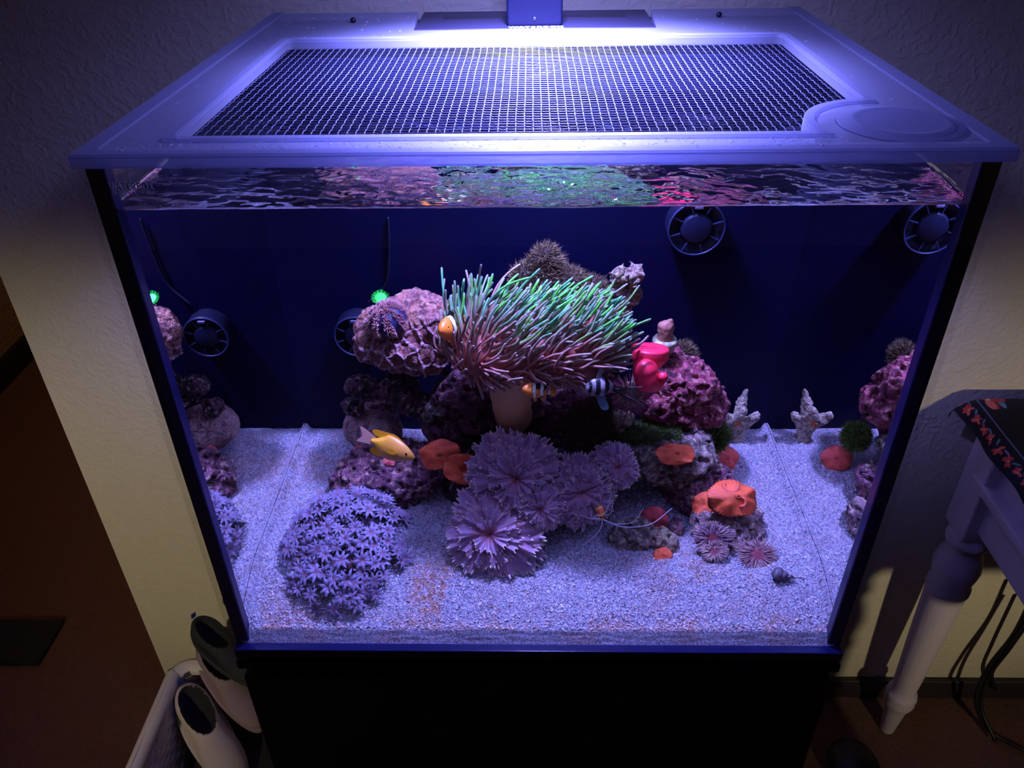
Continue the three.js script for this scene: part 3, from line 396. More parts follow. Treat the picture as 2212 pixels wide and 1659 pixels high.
algae('dark brown furry algae lump in the shade under the anemone', [1265, 910, -0.185], [[1265, 915, -0.188, 42, 34, 0.016], [1290, 890, -0.195, 26, 24, 0.014]], 5000, 0.006, [seen(45, 35, 35), seen(60, 46, 42), seen(80, 66, 52)], 43);
algae('low green algae turf on the flat-topped rock', [1395, 935, -0.2], [[1370, 938, -0.2, 52, 9, 0.014], [1425, 935, -0.202, 46, 9, 0.014]], 5000, 0.0035, green, 45, { amp: 0.003, cell: 0.0014 });
algae('dark green algae tuft beside the branching coral', [1542, 938, -0.245], [[1542, 945, -0.245, 22, 24, 0.012]], 3500, 0.008, green, 47, { amp: 0.003 });
algae('grey-green fuzzy knob behind the coral plug', [1478, 765, -0.275], [[1478, 770, -0.275, 24, 30, 0.012]], 3000, 0.006, brown, 49, { amp: 0.003 });
// ---------------------------------------------------------------- big anemone
{
  const cpx = 1165, cpy = 738, z0 = -0.175, c = at(cpx, cpy, z0), t = thing('sea_anemone', 'large pink anemone with green-tipped tentacles streaming to the right', 'anemone', c), k = mpp(c), r = rng(101);
  const P = (x, y, z) => at(x, y, z).sub(c);
  // disc: a folded dome
  const es = [[1060, 745, -0.178, 88, 58, 0.04], [1165, 740, -0.185, 100, 54, 0.045], [1250, 744, -0.178, 78, 56, 0.04], [1080, 776, -0.17, 62, 34, 0.035], [1240, 778, -0.17, 76, 32, 0.035]].map((b) => { const q = P(b[0], b[1], b[2]); return [q.x, q.y, q.z, b[3] * k, b[4] * k, b[5]]; });
  const sdf = (x, y, z) => { let d = 9; for (const e of es) d = smin(d, ellip(x, y, z, e), 0.012); return d + 0.0015 * noise(x * 90, y * 90, z * 90); };
  const disc = nets(V3(-0.095, -0.07, -0.06), V3(0.095, 0.06, 0.06), 0.0026, sdf);
  part('oral_disc', paint(disc, (p) => mix3(seen(150, 85, 100, 0.36), seen(130, 70, 95, 0.36), 0.5 + noise(p.x * 60, p.y * 60, p.z * 60))), M.flesh, t);
  const footPts = [P(1112, 790, -0.165), P(1105, 830, -0.168), P(1105, 870, -0.18), P(1110, 900, -0.2)];
  const foot = tube(curve(footPts, 14), Array.from({ length: 15 }, (_, i) => lerp(0.026, 0.02, Math.sin((i / 14) * Math.PI * 0.6)) + 0.0006 * Math.sin(i * 2)), 28, Array.from({ length: 15 }, (_, i) => seen(175, 135, 140, 0.6)));
  part('foot', foot, M.flesh, t, 'smooth beige foot column');
  // tentacles rooted over the disc
  const p = disc.attributes.position, n = disc.attributes.normal, v = V3(), w = V3(), merged = [];
  const roots = []; let guard = 0;
  while (roots.length < 640 && guard++ < 90000) {
    const i = Math.floor(r() * p.count); v.fromBufferAttribute(p, i); w.fromBufferAttribute(n, i);
    if (w.dot(camF) > 0.35) continue; if (v.dot(camR) > 0.034 && v.dot(camU) < -0.029) continue; if (roots.some((q) => q[0].distanceToSquared(v) < 0.0033 ** 2)) continue; roots.push([v.clone(), w.clone()]);
  }
  const build = ([p0, nn]) => {
    const s = v.copy(p0).applyQuaternion(new THREE.Quaternion()), u = p0.dot(camR) / k, h = p0.dot(camU) / k;      // photograph pixels from the centre
    const upper = sstep(-62, 20, h + 0.06 * u), left = sstep(-95, -165, u), rightE = sstep(95, 170, u), fringe = sstep(-42, -66, h) * (r() < 0.7 ? 1 : 0);
    const L = lerp(lerp(0.030, 0.035 + 0.01 * left * r(), upper), 0.014, fringe) * (0.75 + 0.5 * r()) * (r() < 0.07 ? 1.5 : 1) * lerp(1, 0.7, rightE);
    const flow = camR.clone().multiplyScalar(lerp(lerp(0.8, 0.16, left), 0.85, rightE)).addScaledVector(camU, lerp(lerp(0.55, lerp(0.62, 1.0, left), upper), -0.35, fringe) * lerp(1, 0.7, rightE)).addScaledVector(camF, -0.03 + 0.22 * (r() - 0.5));
    flow.addScaledVector(V3(r() - 0.5, r() - 0.5, r() - 0.5), 0.55).normalize();
    const d = nn.clone().multiplyScalar(0.6).addScaledVector(flow, 0.3).add(V3(r() - 0.5, r() - 0.5, r() - 0.5).multiplyScalar(0.6)).normalize(), pts = [p0.clone().addScaledVector(nn, -0.001)], segs = 12, radii = [], cols = [], bend = V3(r() - 0.5, r() - 0.5, r() - 0.5).multiplyScalar(0.55);
    const g = clamp((0.2 + 0.95 * upper) * (0.35 + 0.85 * r()) - (r() < 0.2 ? 0.35 : 0)) * (1 - 0.8 * fringe), ph = r() * 6;
    const sw = V3(noise(p0.x * 36, p0.y * 36, 1), noise(p0.x * 36, p0.y * 36, 7), noise(p0.y * 36, p0.z * 36, 3));
    for (let i = 1; i <= segs; i++) { d.addScaledVector(flow, 0.2 + 0.01 * i).addScaledVector(sw, 0.38 * Math.cos(i * 0.33)).addScaledVector(bend, 0.42 * Math.sin(i * 0.6 + ph)).normalize(); pts.push(pts[i - 1].clone().addScaledVector(d, L / segs)); }
    const R = lerp(0.0012, 0.0014, r()), base = mix3(seen(185, 100, 125, 0.34), seen(180, 110, 150, 0.34), r()), mid = mix3(seen(178, 112, 155, 0.32), seen(105, 140, 175, 0.28), g), top = mix3(seen(170, 122, 180, 0.3), r() < 0.45 ? seen(85, 210, 105, 0.28) : seen(78, 165, 160, 0.28), g), tip = mix3(seen(165, 145, 220, 0.3), seen(130, 155, 205, 0.28), g);
    for (let i = 0; i <= segs; i++) { const q = i / segs; radii.push(R * (i === segs ? 0.85 : q > 0.86 ? 1.02 : lerp(1.3, 0.78, q))); cols.push(q < 0.4 ? mix3(base, mid, q / 0.4) : q < 0.92 ? mix3(mid, top, clamp((q - 0.4) / 0.3)) : tip); }
    return tube(pts, radii, 7, cols);
  };
  const score = (q) => q[0].dot(camU) + 0.3 * r() * 0.05 - 0.4 * q[1].dot(camF) * 0.03;
  roots.sort((a, b) => score(b) - score(a));
  roots.forEach((q, i) => { const g = build(q); if (i < 300) part('tentacle', g, M.flesh, t); else merged.push(g); });
  stuff(part('short_tentacles', merge(merged), M.flesh, t));
}
// ---------------------------------------------------------------- frilly purple soft corals
function frillLobe(R, half, seed, curl) {
  const r = rng(seed), nu = 44, nv = 14, pos = [], col = [], idx = [], ph = r() * 6, sc = 7 + Math.floor(r() * 4), tips = [];
  const inner = seen(135, 78, 118, 0.64), outer = seen(115, 90, 178, 0.64), pale = seen(165, 145, 222, 0.64), white = seen(215, 205, 235, 0.64);
  for (let j = 0; j <= nv; j++) for (let i = 0; i <= nu; i++) {
    const u = (i / nu) * 2 - 1, q = j / nv, scal = Math.abs(Math.sin(u * sc * 1.57 + ph)), edge = 1 - 0.13 * (1 - scal) ** 1.5 - 0.05 * noise(u * 9, seed, 1) - 0.3 * u ** 4, a = u * half * (0.35 + 0.65 * Math.sqrt(q)), rad = R * (0.06 + 0.94 * q) * lerp(1, edge, q);
    const fold = R * (0.1 * q * Math.sin(u * sc * 1.57 * 0.9 + ph * 2) + 0.075 * q * q * q * Math.sin(u * sc * 4.4 + ph) + 0.012 * q * Math.sin(u * 30 + ph)), lift = curl * R * (0.55 * q - 0.9 * q ** 3) + fold + 0.07 * R * noise(u * 2.5 + seed, q * 2, seed);
    pos.push(Math.cos(a) * rad, lift, Math.sin(a) * rad);
    const vein = 0.5 + 0.5 * Math.sin(u * 30 + ph); let c = mix3(inner, outer, clamp(q * 1.1 + 0.5 * noise(u * 3, q * 4, seed * 1.7))); c = mix3(c, pale, 0.35 * vein * q + 0.45 * sstep(0.9, 1, q)); col.push(...c);
    if (j === nv && r() < 0.85) tips.push([Math.cos(a) * rad, lift, Math.sin(a) * rad, a, 1]);
    if (j > 4 && j < nv && r() < 0.07 * q * q + 0.012) tips.push([Math.cos(a) * rad, lift + 0.0005, Math.sin(a) * rad, a, 0.6]);
  }
  for (let j = 0; j < nv; j++) for (let i = 0; i < nu; i++) { const a = j * (nu + 1) + i; idx.push(a, a + 1, a + nu + 1, a + 1, a + nu + 2, a + nu + 1); }
  const g = new THREE.BufferGeometry(); g.setAttribute('position', new THREE.Float32BufferAttribute(pos, 3)); g.setAttribute('color', new THREE.Float32BufferAttribute(col, 3)); g.setIndex(idx); g.computeVertexNormals();
  const knobs = tips.map((p) => { const k = mergeVertices(new THREE.IcosahedronGeometry(0.0006 + 0.0007 * r(), 1).deleteAttribute('normal').deleteAttribute('uv')).scale(p[4] > 0.8 ? 2.6 : 1.2, 1.1, 1).rotateY(-p[3]).rotateZ(0.3 * (r() - 0.5)).translate(p[0], p[1], p[2]), n = k.attributes.position.count, cc = new Float32Array(n * 3), w = r() < 0.22; k.computeVertexNormals(); for (let i = 0; i < n; i++) cc.set(w ? white : pale, i * 3); k.setAttribute('color', new THREE.BufferAttribute(cc, 3)); return k; });
  return merge([g, ...knobs]);
}
const lobeShapes = [0, 1, 2, 3, 4, 5].map((i) => frillLobe(0.045, 1.15 + 0.2 * (i % 3), 300 + i, 0.3 + 0.15 * (i % 2)));
const frillM = new THREE.MeshPhysicalMaterial({ vertexColors: true, roughness: 0.55, sheen: 0.3, sheenColor: new THREE.Color(0.5, 0.4, 0.6) });
function frillCoral(label, px, py, z, rpx, normal, tiers, seed) {
  const c = at(px, py, z), t = thing('frilly_soft_coral', label, 'coral', c, 'frilly purple soft corals'), k = mpp(c), r = rng(seed), S = (rpx * k) / 0.045;
  delete t.userData.group;
  const q = new THREE.Quaternion().setFromUnitVectors(V3(0, 1, 0), normal.clone().normalize());
  for (const [cnt, scale, tilt, rise] of tiers) for (let i = 0; i < cnt; i++) {
    const a = ((i + 0.5 * r()) / cnt) * 2 * Math.PI + rise * 9, s = S * scale * (0.86 + 0.28 * r()), m = part('lobe', lobeShapes[Math.floor(r() * 6)], frillM, t);
    m.quaternion.copy(q).multiply(new THREE.Quaternion().setFromAxisAngle(V3(0, 1, 0), a)).multiply(new THREE.Quaternion().setFromAxisAngle(V3(0, 0, 1), tilt + 0.25 * (r() - 0.5))).multiply(new THREE.Quaternion().setFromAxisAngle(V3(1, 0, 0), 0.35 * (r() - 0.5)));
    m.position.copy(normal).normalize().multiplyScalar(rise * S * 0.045); m.scale.setScalar(s);
  }
  const stalk = tube([c.clone().multiplyScalar(0), normal.clone().multiplyScalar(-0.5 * S * 0.045), normal.clone().multiplyScalar(-1.0 * S * 0.045)], [0.006, 0.007, 0.009].map((x) => x * S), 12, [seen(110, 65, 100, 0.64), seen(110, 65, 100, 0.64), seen(95, 55, 90, 0.64)]);
  part('stalk', stalk, frillM, t);
  return t;
}
{
  const T = [[5, 1.0, -0.1, 0], [5, 0.86, 0.14, 0.06], [4, 0.64, 0.4, 0.11], [3, 0.42, 0.75, 0.13]];
  frillCoral('largest frilly purple soft coral, at the centre in front of the dark rocks', 1116, 1030, -0.135, 104, V3(-0.05, 0.45, 0.9), T, 11);
  frillCoral('frilly purple soft coral between the largest one and the flat-topped rock', 1255, 1062, -0.13, 78, V3(0.15, 0.5, 0.85), T, 12);
  frillCoral('small frilly purple soft coral touching the flat-topped rock', 1330, 1008, -0.152, 56, V3(0.25, 0.55, 0.8), T, 13);
  frillCoral('lowest frilly purple soft coral, spreading over the sand', 1062, 1152, -0.1, 112, V3(-0.12, 0.62, 0.78), T, 14);
  frillCoral('frilly purple soft coral tucked low between the two biggest ones', 1165, 1098, -0.112, 62, V3(0.1, 0.5, 0.85), T, 15);
}
// ---------------------------------------------------------------- pom-pom soft coral
{
  const base = atY(748, 1205, SAND), t = thing('pulsing_soft_coral', 'bushy lavender colony of starry eight-armed polyps on the sand at left', 'coral', base), r = rng(61);
  const polypHead = (seed, open) => {
    const q = rng(seed), L = 0.0098, list = [];
    for (let a = 0; a < 8; a++) {
      const th = (a / 8) * 2 * Math.PI + 0.25 * (q() - 0.5), up = open + 0.3 * (q() - 0.5), n = 7, pos = [], col = [], idx = [];
      for (let i = 0; i <= n; i++) { const f = i / n, wd = 0.0013 * Math.sin(Math.PI * Math.min(1, 0.2 + 0.8 * f) ** 1.1) * (i % 2 ? 1.25 : 0.7) + 0.00025, d = L * f, y = L * (up * f - (up * 0.75 + 0.12) * f * f) + 0.001; for (const s of [-1, 0, 1]) { const x = d * Math.cos(th) - s * wd * Math.sin(th), z = d * Math.sin(th) + s * wd * Math.cos(th); pos.push(x, y + (s ? -0.0003 : 0.0003), z); col.push(...mix3(seen(128, 86, 162, 0.32), seen(132, 124, 232, 0.32), sstep(0, 0.5, f))); } }
      for (let i = 0; i < n; i++) for (let s = 0; s < 2; s++) { const b = i * 3 + s; idx.push(b, b + 1, b + 3, b + 1, b + 4, b + 3); }
      const g = new THREE.BufferGeometry(); g.setAttribute('position', new THREE.Float32BufferAttribute(pos, 3)); g.setAttribute('color', new THREE.Float32BufferAttribute(col, 3)); g.setIndex(idx); g.computeVertexNormals(); list.push(g);
    }
    const mid = new THREE.SphereGeometry(0.0014, 8, 6).scale(1, 0.7, 1).translate(0, 0.0007, 0); paint(mid, () => seen(145, 80, 125, 0.28)); list.push(mid); return merge(list);
  };
  const heads = [0.9, 0.6, 0.35, 0.75, 1.1, 0.5].map((o, i) => polypHead(70 + i, o)), pm = new THREE.MeshPhysicalMaterial({ vertexColors: true, roughness: 0.5 });
  const lump = rockGeo(base, [[735, 1172, base.z - 0.004, 66, 26, 0.035], [780, 1200, base.z + 0.006, 48, 16, 0.026], [700, 1225, base.z + 0.008, 40, 14, 0.018]], { amp: 0.006, seed: 51, cell: 0.0022 });
  part('rock', paint(lump, rockColor(PAL.dark, 6)), M.rock, t);
  let made = 0, guard = 0; const heads2 = [];
  while (made < 190 && guard++ < 9000) {
    const a = r() * 2 * Math.PI, q = Math.sqrt(r()), x = Math.cos(a) * q * 0.066, z = Math.sin(a) * q * 0.076 - 0.012, dome = Math.sqrt(Math.max(0, 1 - q * q)), h = SAND + TY + 0.003 - 0.02 * clamp((base.z + z + 0.095) / 0.08) ** 1.7 + 0.036 * dome * (0.55 + 0.6 * r()) * (z < -0.02 ? 1.15 : 0.9), p = V3(x, h - base.y, z);
    if (base.z + z > -0.022) continue; if (heads2.some((o) => o.distanceTo(p) < 0.0078)) continue; heads2.push(p);
    const dir = V3(x * 9, 0.75 + 0.3 * dome, z * 9 + 0.42).normalize().addScaledVector(V3(r() - 0.5, r() - 0.5, r() - 0.5), 0.7).normalize(), s = 0.78 + 0.5 * r();
    const root = V3(x * 0.6, SAND + TY - base.y - 0.004 - 0.02 * clamp((base.z + z * 0.7 + 0.095) / 0.08) ** 1.7, z * 0.7), g = heads[Math.floor(r() * 6)], st = curve([root, root.clone().lerp(p, 0.55).add(V3(x * 0.12, 0.003, 0)), p.clone().addScaledVector(dir, -0.0006)], 6), stem = tube(st, st.map((_, i) => lerp(0.0011, 0.0007, i / 6)), 6, st.map((_, i) => mix3(seen(125, 75, 105, 0.28), seen(140, 115, 185, 0.28), i / 6)), false);
    const hd = clean(g).clone().applyMatrix4(new THREE.Matrix4().compose(p, new THREE.Quaternion().setFromUnitVectors(V3(0, 1, 0), dir).multiply(new THREE.Quaternion().setFromAxisAngle(V3(0, 1, 0), r() * 6)), V3(s, s, s)));
    part('polyp', merge([hd, stem]), pm, t); made++;
  }
}
// ---------------------------------------------------------------- mushroom corals
const orangeM = new THREE.MeshPhysicalMaterial({ vertexColors: true, roughness: 0.55, bumpMap: rockBump, bumpScale: 0.0006 });
function mushroom(label, px, py, z, rx, ry, normal, seed, o = {}) {
  const c = at(px, py, z), k = mpp(c), t = thing('mushroom_coral', label, 'coral', c), r = rng(seed), nr = 18, na = 84, pos = [], col = [], idx = [], uv = [], lob = [r() * 6, r() * 6, r() * 6], R0 = rx * k, sq = ry / rx, main = o.color ?? [1.0, 0.165, 0.035], deep = o.deep ?? [0.58, 0.05, 0.02];
  const height = (q, a) => R0 * ((o.dome ?? 0.18) * (1 - q * q) - (o.cup ?? 0) * (1 - q) ** 2 + q ** 3 * (o.ruffle ?? 0.1) * (Math.sin(a * 3 + lob[0]) + 0.6 * Math.sin(a * 7 + lob[1])) + 0.05 * noise(Math.cos(a) * q * 2.2 + seed, Math.sin(a) * q * 2.2, 1));
  for (let j = 0; j <= nr; j++) for (let i = 0; i < na; i++) { const q = j / nr, a = (i / na) * 2 * Math.PI, rad = R0 * q * (1 + 0.09 * q * Math.sin(a * 2 + lob[2]) + 0.05 * q * Math.sin(a * 5 + lob[0]) + 0.025 * q * Math.cos(a * 42)); pos.push(Math.cos(a) * rad, height(q, a) + 0.012 * R0 * q * Math.cos(a * 42), Math.sin(a) * rad * sq); uv.push(q * 0.6, (i / na) * 3); const rib = 0.5 + 0.5 * Math.cos(a * 42); let cc = mix3(main, deep, clamp(0.16 + 0.3 * (1 - rib) * q + 0.7 * sstep(0.2, 0.05, q) + 0.55 * noise(Math.cos(a) * q * 3 + seed, Math.sin(a) * q * 3, 2))); col.push(...cc); }
  for (let j = 0; j < nr; j++) for (let i = 0; i < na; i++) { const a = j * na + i, b = j * na + ((i + 1) % na); idx.push(a, b, a + na, b, b + na, a + na); }
  // underside
  const off = pos.length / 3; for (let i = 0; i < na; i++) { const a = (i / na) * 2 * Math.PI; for (const q of [0.97, 0.3]) { const rad = R0 * q; pos.push(Math.cos(a) * rad, q > 0.5 ? height(1, a) - 0.0016 : -0.25 * R0, Math.sin(a) * rad * sq); uv.push(q, i / na); col.push(...deep); } }
  for (let i = 0; i < na; i++) { const j = (i + 1) % na, e = nr * na; idx.push(e + i, e + j, off + 2 * i, e + j, off + 2 * j, off + 2 * i, off + 2 * i, off + 2 * j, off + 2 * i + 1, off + 2 * j, off + 2 * j + 1, off + 2 * i + 1); }
  const g = new THREE.BufferGeometry(); g.setAttribute('position', new THREE.Float32BufferAttribute(pos, 3)); g.setAttribute('uv', new THREE.Float32BufferAttribute(uv, 2)); g.setAttribute('color', new THREE.Float32BufferAttribute(col, 3)); g.setIndex(idx); g.computeVertexNormals();
  const q = new THREE.Quaternion().setFromUnitVectors(V3(0, 1, 0), V3(...normal).normalize());
  part('disc', g, orangeM, t).quaternion.copy(q);
  const mo = part('mouth', paint(new THREE.TorusGeometry(R0 * 0.075, R0 * 0.04, 8, 16).rotateX(Math.PI / 2).scale(1, 1.2, sq), () => mix3(main, deep, 0.4)), orangeM, t); mo.position.copy(V3(R0 * 0.08, height(0.05, 0) + R0 * 0.015, 0).applyQuaternion(q)); mo.quaternion.copy(q);
  part('stalk', paint(new THREE.CylinderGeometry(R0 * 0.3, R0 * 0.36, R0 * 0.5, 16).translate(0, -R0 * 0.4, 0), () => deep), orangeM, t).quaternion.copy(q);
  return { t, q, R0, height };
}
mushroom('upper left of the two touching orange mushroom corals', 950, 982, -0.165, 46, 34, [-0.25, 0.55, 0.8], 201, { dome: 0.22 });
mushroom('lower right of the two touching orange mushroom corals, cupped in the middle', 1001, 1013, -0.15, 42, 36, [0.15, 0.6, 0.8], 202, { dome: 0.1, cup: 0.35 });
mushroom('oval orange mushroom coral on top of the flat-topped rock', 1459, 981, -0.165, 42, 26, [0.12, 0.85, 0.55], 203, { dome: 0.16 });
mushroom('dull orange mushroom coral leaning on the sand by the branching coral', 1567, 990, -0.243, 30, 30, [0.3, 0.7, 0.7], 204, { color: [0.8, 0.11, 0.06], dome: 0.3 });
mushroom('small frilled orange mushroom coral beside the large folded one', 1519, 1088, -0.14, 27, 24, [-0.45, 0.65, 0.65], 205, { ruffle: 0.16, cup: 0.2 });
{
  const m = mushroom('large folded orange mushroom coral on the grey-violet rock', 1582, 1077, -0.132, 58, 38, [0.08, 0.78, 0.62], 206, { dome: 0.42, ruffle: 0.13 });
  const fold = (x, z, s, a) => { const g = new THREE.TorusGeometry(s, s * 0.34, 8, 20, Math.PI * 1.25).rotateX(Math.PI / 2 - 0.35).rotateY(a); const f = part('fold', paint(g, () => [0.95, 0.15, 0.065]), orangeM, m.t); f.position.copy(V3(x * m.R0, m.height(Math.hypot(x, z), Math.atan2(z, x)) + 0.0006, z * m.R0 * 0.66).applyQuaternion(m.q)); f.quaternion.copy(m.q); };
  fold(-0.12, -0.62, m.R0 * 0.24, 0.2); fold(0.2, 0.28, m.R0 * 0.15, 1.9);
}
mushroom('dark red mushroom coral in the shade behind the round grey rock', 1412, 1122, -0.14, 34, 26, [-0.35, 0.6, 0.7], 207, { color: [0.5, 0.05, 0.05] });
mushroom('smallest orange mushroom coral, lying flat on the sand', 1432, 1199, -0.094, 22, 16, [0.05, 0.8, 0.6], 208, { dome: 0.12, ruffle: 0.05 });
mushroom('red mushroom coral half hidden behind the tail of the yellow fish', 776, 976, -0.225, 17, 14, [-0.5, 0.6, 0.6], 209, { color: [0.75, 0.09, 0.08] });
mushroom('red mushroom coral just below the belly of the yellow fish', 840, 998, -0.172, 13, 10, [0, 0.6, 0.8], 210, { color: [0.85, 0.16, 0.13] });
mushroom('orange spot of a mushroom coral at the foot of the branching coral', 1592, 915, -0.283, 8, 7, [0.1, 0.4, 0.9], 211, {});
// hairy purple mushrooms on the lower right rock
function hairy(label, px, py, z, rx, ry, normal, seed, tint) {
  const c = at(px, py, z), k = mpp(c), t = thing('hairy_mushroom_coral', label, 'coral', c), r = rng(seed), q = new THREE.Quaternion().setFromUnitVectors(V3(0, 1, 0), V3(...normal).normalize()), R = rx * k, list = [], sq = ry / rx;
  const g = new THREE.CircleGeometry(R * 0.8, 40, 0, Math.PI * 2).rotateX(-Math.PI / 2).scale(1, 1, sq); const disc = new THREE.SphereGeometry(R * 0.82, 36, 10, 0, Math.PI * 2, 0, Math.PI / 2).scale(1, 0.2, sq); g.dispose();
  part('disc', paint(disc, (p) => mix3(seen(125, 65, 105, 0.45), tint, sstep(0.1, 0.6, Math.hypot(p.x, p.z / sq) / R))), M.flesh, t).quaternion.copy(q);
  for (let i = 0; i < 190; i++) { const a = r() * 6.283, f = 0.25 + 0.7 * Math.sqrt(r()), d = V3(Math.cos(a), 0, Math.sin(a) * sq), p0 = d.clone().multiplyScalar(R * f * 0.8).setY(R * 0.2 * Math.sqrt(1 - f * f * 0.8)), p1 = p0.clone().addScaledVector(d, R * 0.16).add(V3(0, 0.0011, 0)), p2 = p0.clone().addScaledVector(d, R * 0.33).add(V3(0, 0.0009, 0)), w = r() < 0.15 ? seen(205, 195, 230, 0.45) : mix3(tint, seen(165, 135, 200, 0.45), r()); list.push(tube([p0, p1, p2], [0.0005, 0.0004, 0.00025], 4, [tint, w, w])); }
  stuff(part('fringe', merge(list), M.flesh, t)).quaternion.copy(q);
  return t;
}
hairy('hairy purple mushroom coral on the front of the grey-violet rock', 1538, 1160, -0.105, 48, 34, [-0.1, 0.55, 0.85], 221, seen(125, 100, 175, 0.45));
hairy('pinkish hairy mushroom coral low between its two purple neighbours', 1543, 1190, -0.094, 30, 22, [-0.1, 0.7, 0.7], 222, seen(150, 118, 185, 0.45));
hairy('hairy mauve mushroom coral on the sand nearest the right glass', 1634, 1198, -0.094, 48, 36, [0.15, 0.75, 0.6], 223, seen(135, 100, 160, 0.45));
// green star polyp: bright disc with a fringe
{
  const c = at(822, 644, -0.268), k = mpp(c), t = thing('green_polyp', 'small vivid green fringed polyp above the striped urchin', 'coral', c), gm = phys([0.02, 0.85, 0.04], 0.5), q = new THREE.Quaternion().setFromUnitVectors(V3(0, 1, 0), V3(0.05, 0.86, 0.5)), list = [], r = rng(9);
  part('disc', new THREE.LatheGeometry([[0, 0.0012], [0.003, 0.0008], [0.0055, 0.0014], [0.0068, 0.0006], [0.006, -0.001], [0.001, -0.004], [0, -0.004]].map((a) => new THREE.Vector2(...a)), 30), gm, t).quaternion.copy(q);
  for (let i = 0; i < 42; i++) { const a = (i / 42) * 6.283 + 0.1 * r(), d = V3(Math.cos(a), 0, Math.sin(a)), L = 0.003 + 0.0018 * r(); list.push(tube([d.clone().multiplyScalar(0.0058), d.clone().multiplyScalar(0.0058 + L * 0.6).setY(0.001), d.clone().multiplyScalar(0.0058 + L).setY(0.0012 + 0.0015 * r())], [0.00035, 0.0003, 0.0002], 4)); }
  stuff(part('fringe', merge(list), gm, t)).quaternion.copy(q);
  part('stalk', tube([V3(0, -0.002, 0), V3(0.0008, -0.009, 0.003)], [0.0018, 0.0022], 8), phys(seen(150, 90, 80, 0.45), 0.6), t);
}
// ---------------------------------------------------------------- urchins
{
  const c = at(838, 692, -0.232), k = mpp(c), t = thing('striped_urchin', 'round urchin with dark blue stripes between bands of purple spines', 'sea urchin', c), R = 0.0205, r = rng(33);
  const pole = V3(-0.22, 0.93, 0.28).normalize(), q = new THREE.Quaternion().setFromUnitVectors(V3(0, 1, 0), pole);
  const test = new THREE.SphereGeometry(R, 60, 30).scale(1, 0.86, 1); part('shell', paint(test, () => seen(30, 32, 95, 0.45)), phys([1, 1, 1], 0.45, { vertexColors: true }), t).quaternion.copy(q);
  for (let b = 0; b < 8; b++) { const list = []; for (let i = 0; i < 190; i++) { const la = 0.12 + 1.75 * r(), w = 0.21 + 0.04 * Math.sin(la * 2), a = (b / 8) * 6.283 + 0.5 + (r() - 0.5) * 2 * w, d = V3(Math.sin(la) * Math.cos(a), 0.86 * Math.cos(la), Math.sin(la) * Math.sin(a)), p0 = d.clone().multiplyScalar(R * 0.98), L = 0.0026 + 0.0015 * r(), dir = d.clone().addScaledVector(V3(r() - 0.5, r() - 0.5, r() - 0.5), 0.6).normalize(), cc = mix3(seen(180, 100, 150, 0.45), seen(145, 105, 190, 0.45), r()); list.push(tube([p0, p0.clone().addScaledVector(dir, L)], [0.0005, 0.0003], 4, [mix3(cc, seen(170, 55, 85, 0.45), 0.4), mix3(cc, seen(205, 180, 235, 0.45), 0.45)])); } stuff(part('spine_band', merge(list), M.flesh, t)).quaternion.copy(q); }
}
{
  const c = at(1362, 850, -0.196), t = thing('long_spined_urchin', 'lilac urchin with pale-based spines half hidden behind the pink ornament', 'sea urchin', c), r = rng(35), R = 0.013, list = [];
  part('shell', paint(new THREE.SphereGeometry(R, 32, 20), (p) => mix3(seen(110, 85, 130, 0.45), seen(180, 170, 210, 0.45), sstep(0, 0.3, noise(p.x * 700, p.y * 700, p.z * 700)))), M.flesh, t);
  for (let i = 0; i < 420; i++) { const d = V3(r() - 0.5, r() - 0.5, r() - 0.5).normalize(); if (d.z < -0.5) continue; const L = 0.008 + 0.005 * r(), p0 = d.clone().multiplyScalar(R * 0.97); list.push(tube([p0, p0.clone().addScaledVector(d, L * 0.3), p0.clone().addScaledVector(d, L)], [0.0006, 0.00055, 0.0003], 5, [seen(215, 205, 235, 0.45), seen(160, 110, 190, 0.45), seen(135, 75, 160, 0.45)])); }
  stuff(part('spines', merge(list), M.flesh, t));
}
// ---------------------------------------------------------------- pink ornament and coral plug
{
  const c = at(1402, 792, -0.185), k = mpp(c), t = thing('pink_ornament', 'smooth neon pink ornament with a flat round cap and a small ball', 'ornament', c), m = phys([1.0, 0.03, 0.07], 0.42), P = (x, y, z) => at(x, y, z).sub(c);
  const q = new THREE.Quaternion().setFromUnitVectors(V3(0, 1, 0), V3(0.02, 0.9, 0.43).normalize()), cp = P(1402, 772, -0.186);
  const cap = new THREE.LatheGeometry([[0, 0.0135], [0.012, 0.0135], [0.0185, 0.0125], [0.0198, 0.010], [0.0198, 0.003], [0.0185, 0.0005], [0.0135, -0.006], [0.009, -0.010], [0, -0.012]].map((a) => new THREE.Vector2(...a)), 48).rotateX(0); const cm = part('cap', cap, m, t); cm.position.copy(cp).add(V3(0, -0.002, 0)); cm.quaternion.setFromUnitVectors(V3(0, 1, 0), V3(0.03, 0.96, -0.28).normalize()); q.identity();
  const A = P(1394, 800, -0.168), B = P(1400, 822, -0.166), D = P(1418, 834, -0.166), E2 = P(1430, 824, -0.166), v = V3();
  part('body', nets(V3(-0.03, -0.04, -0.015), V3(0.035, 0.03, 0.05), 0.0011, (x, y, z) => { v.set(x, y, z); return smin(smin(cone(v, A, B, 0.0128, 0.0115), cone(v, B, D, 0.0115, 0.0052), 0.006), cone(v, D, E2, 0.0048, 0.0035), 0.004); }), m, t);
  const ball = part('ball', new THREE.SphereGeometry(0.0049, 24, 16), m, t); ball.position.copy(P(1432, 814, -0.163));
}
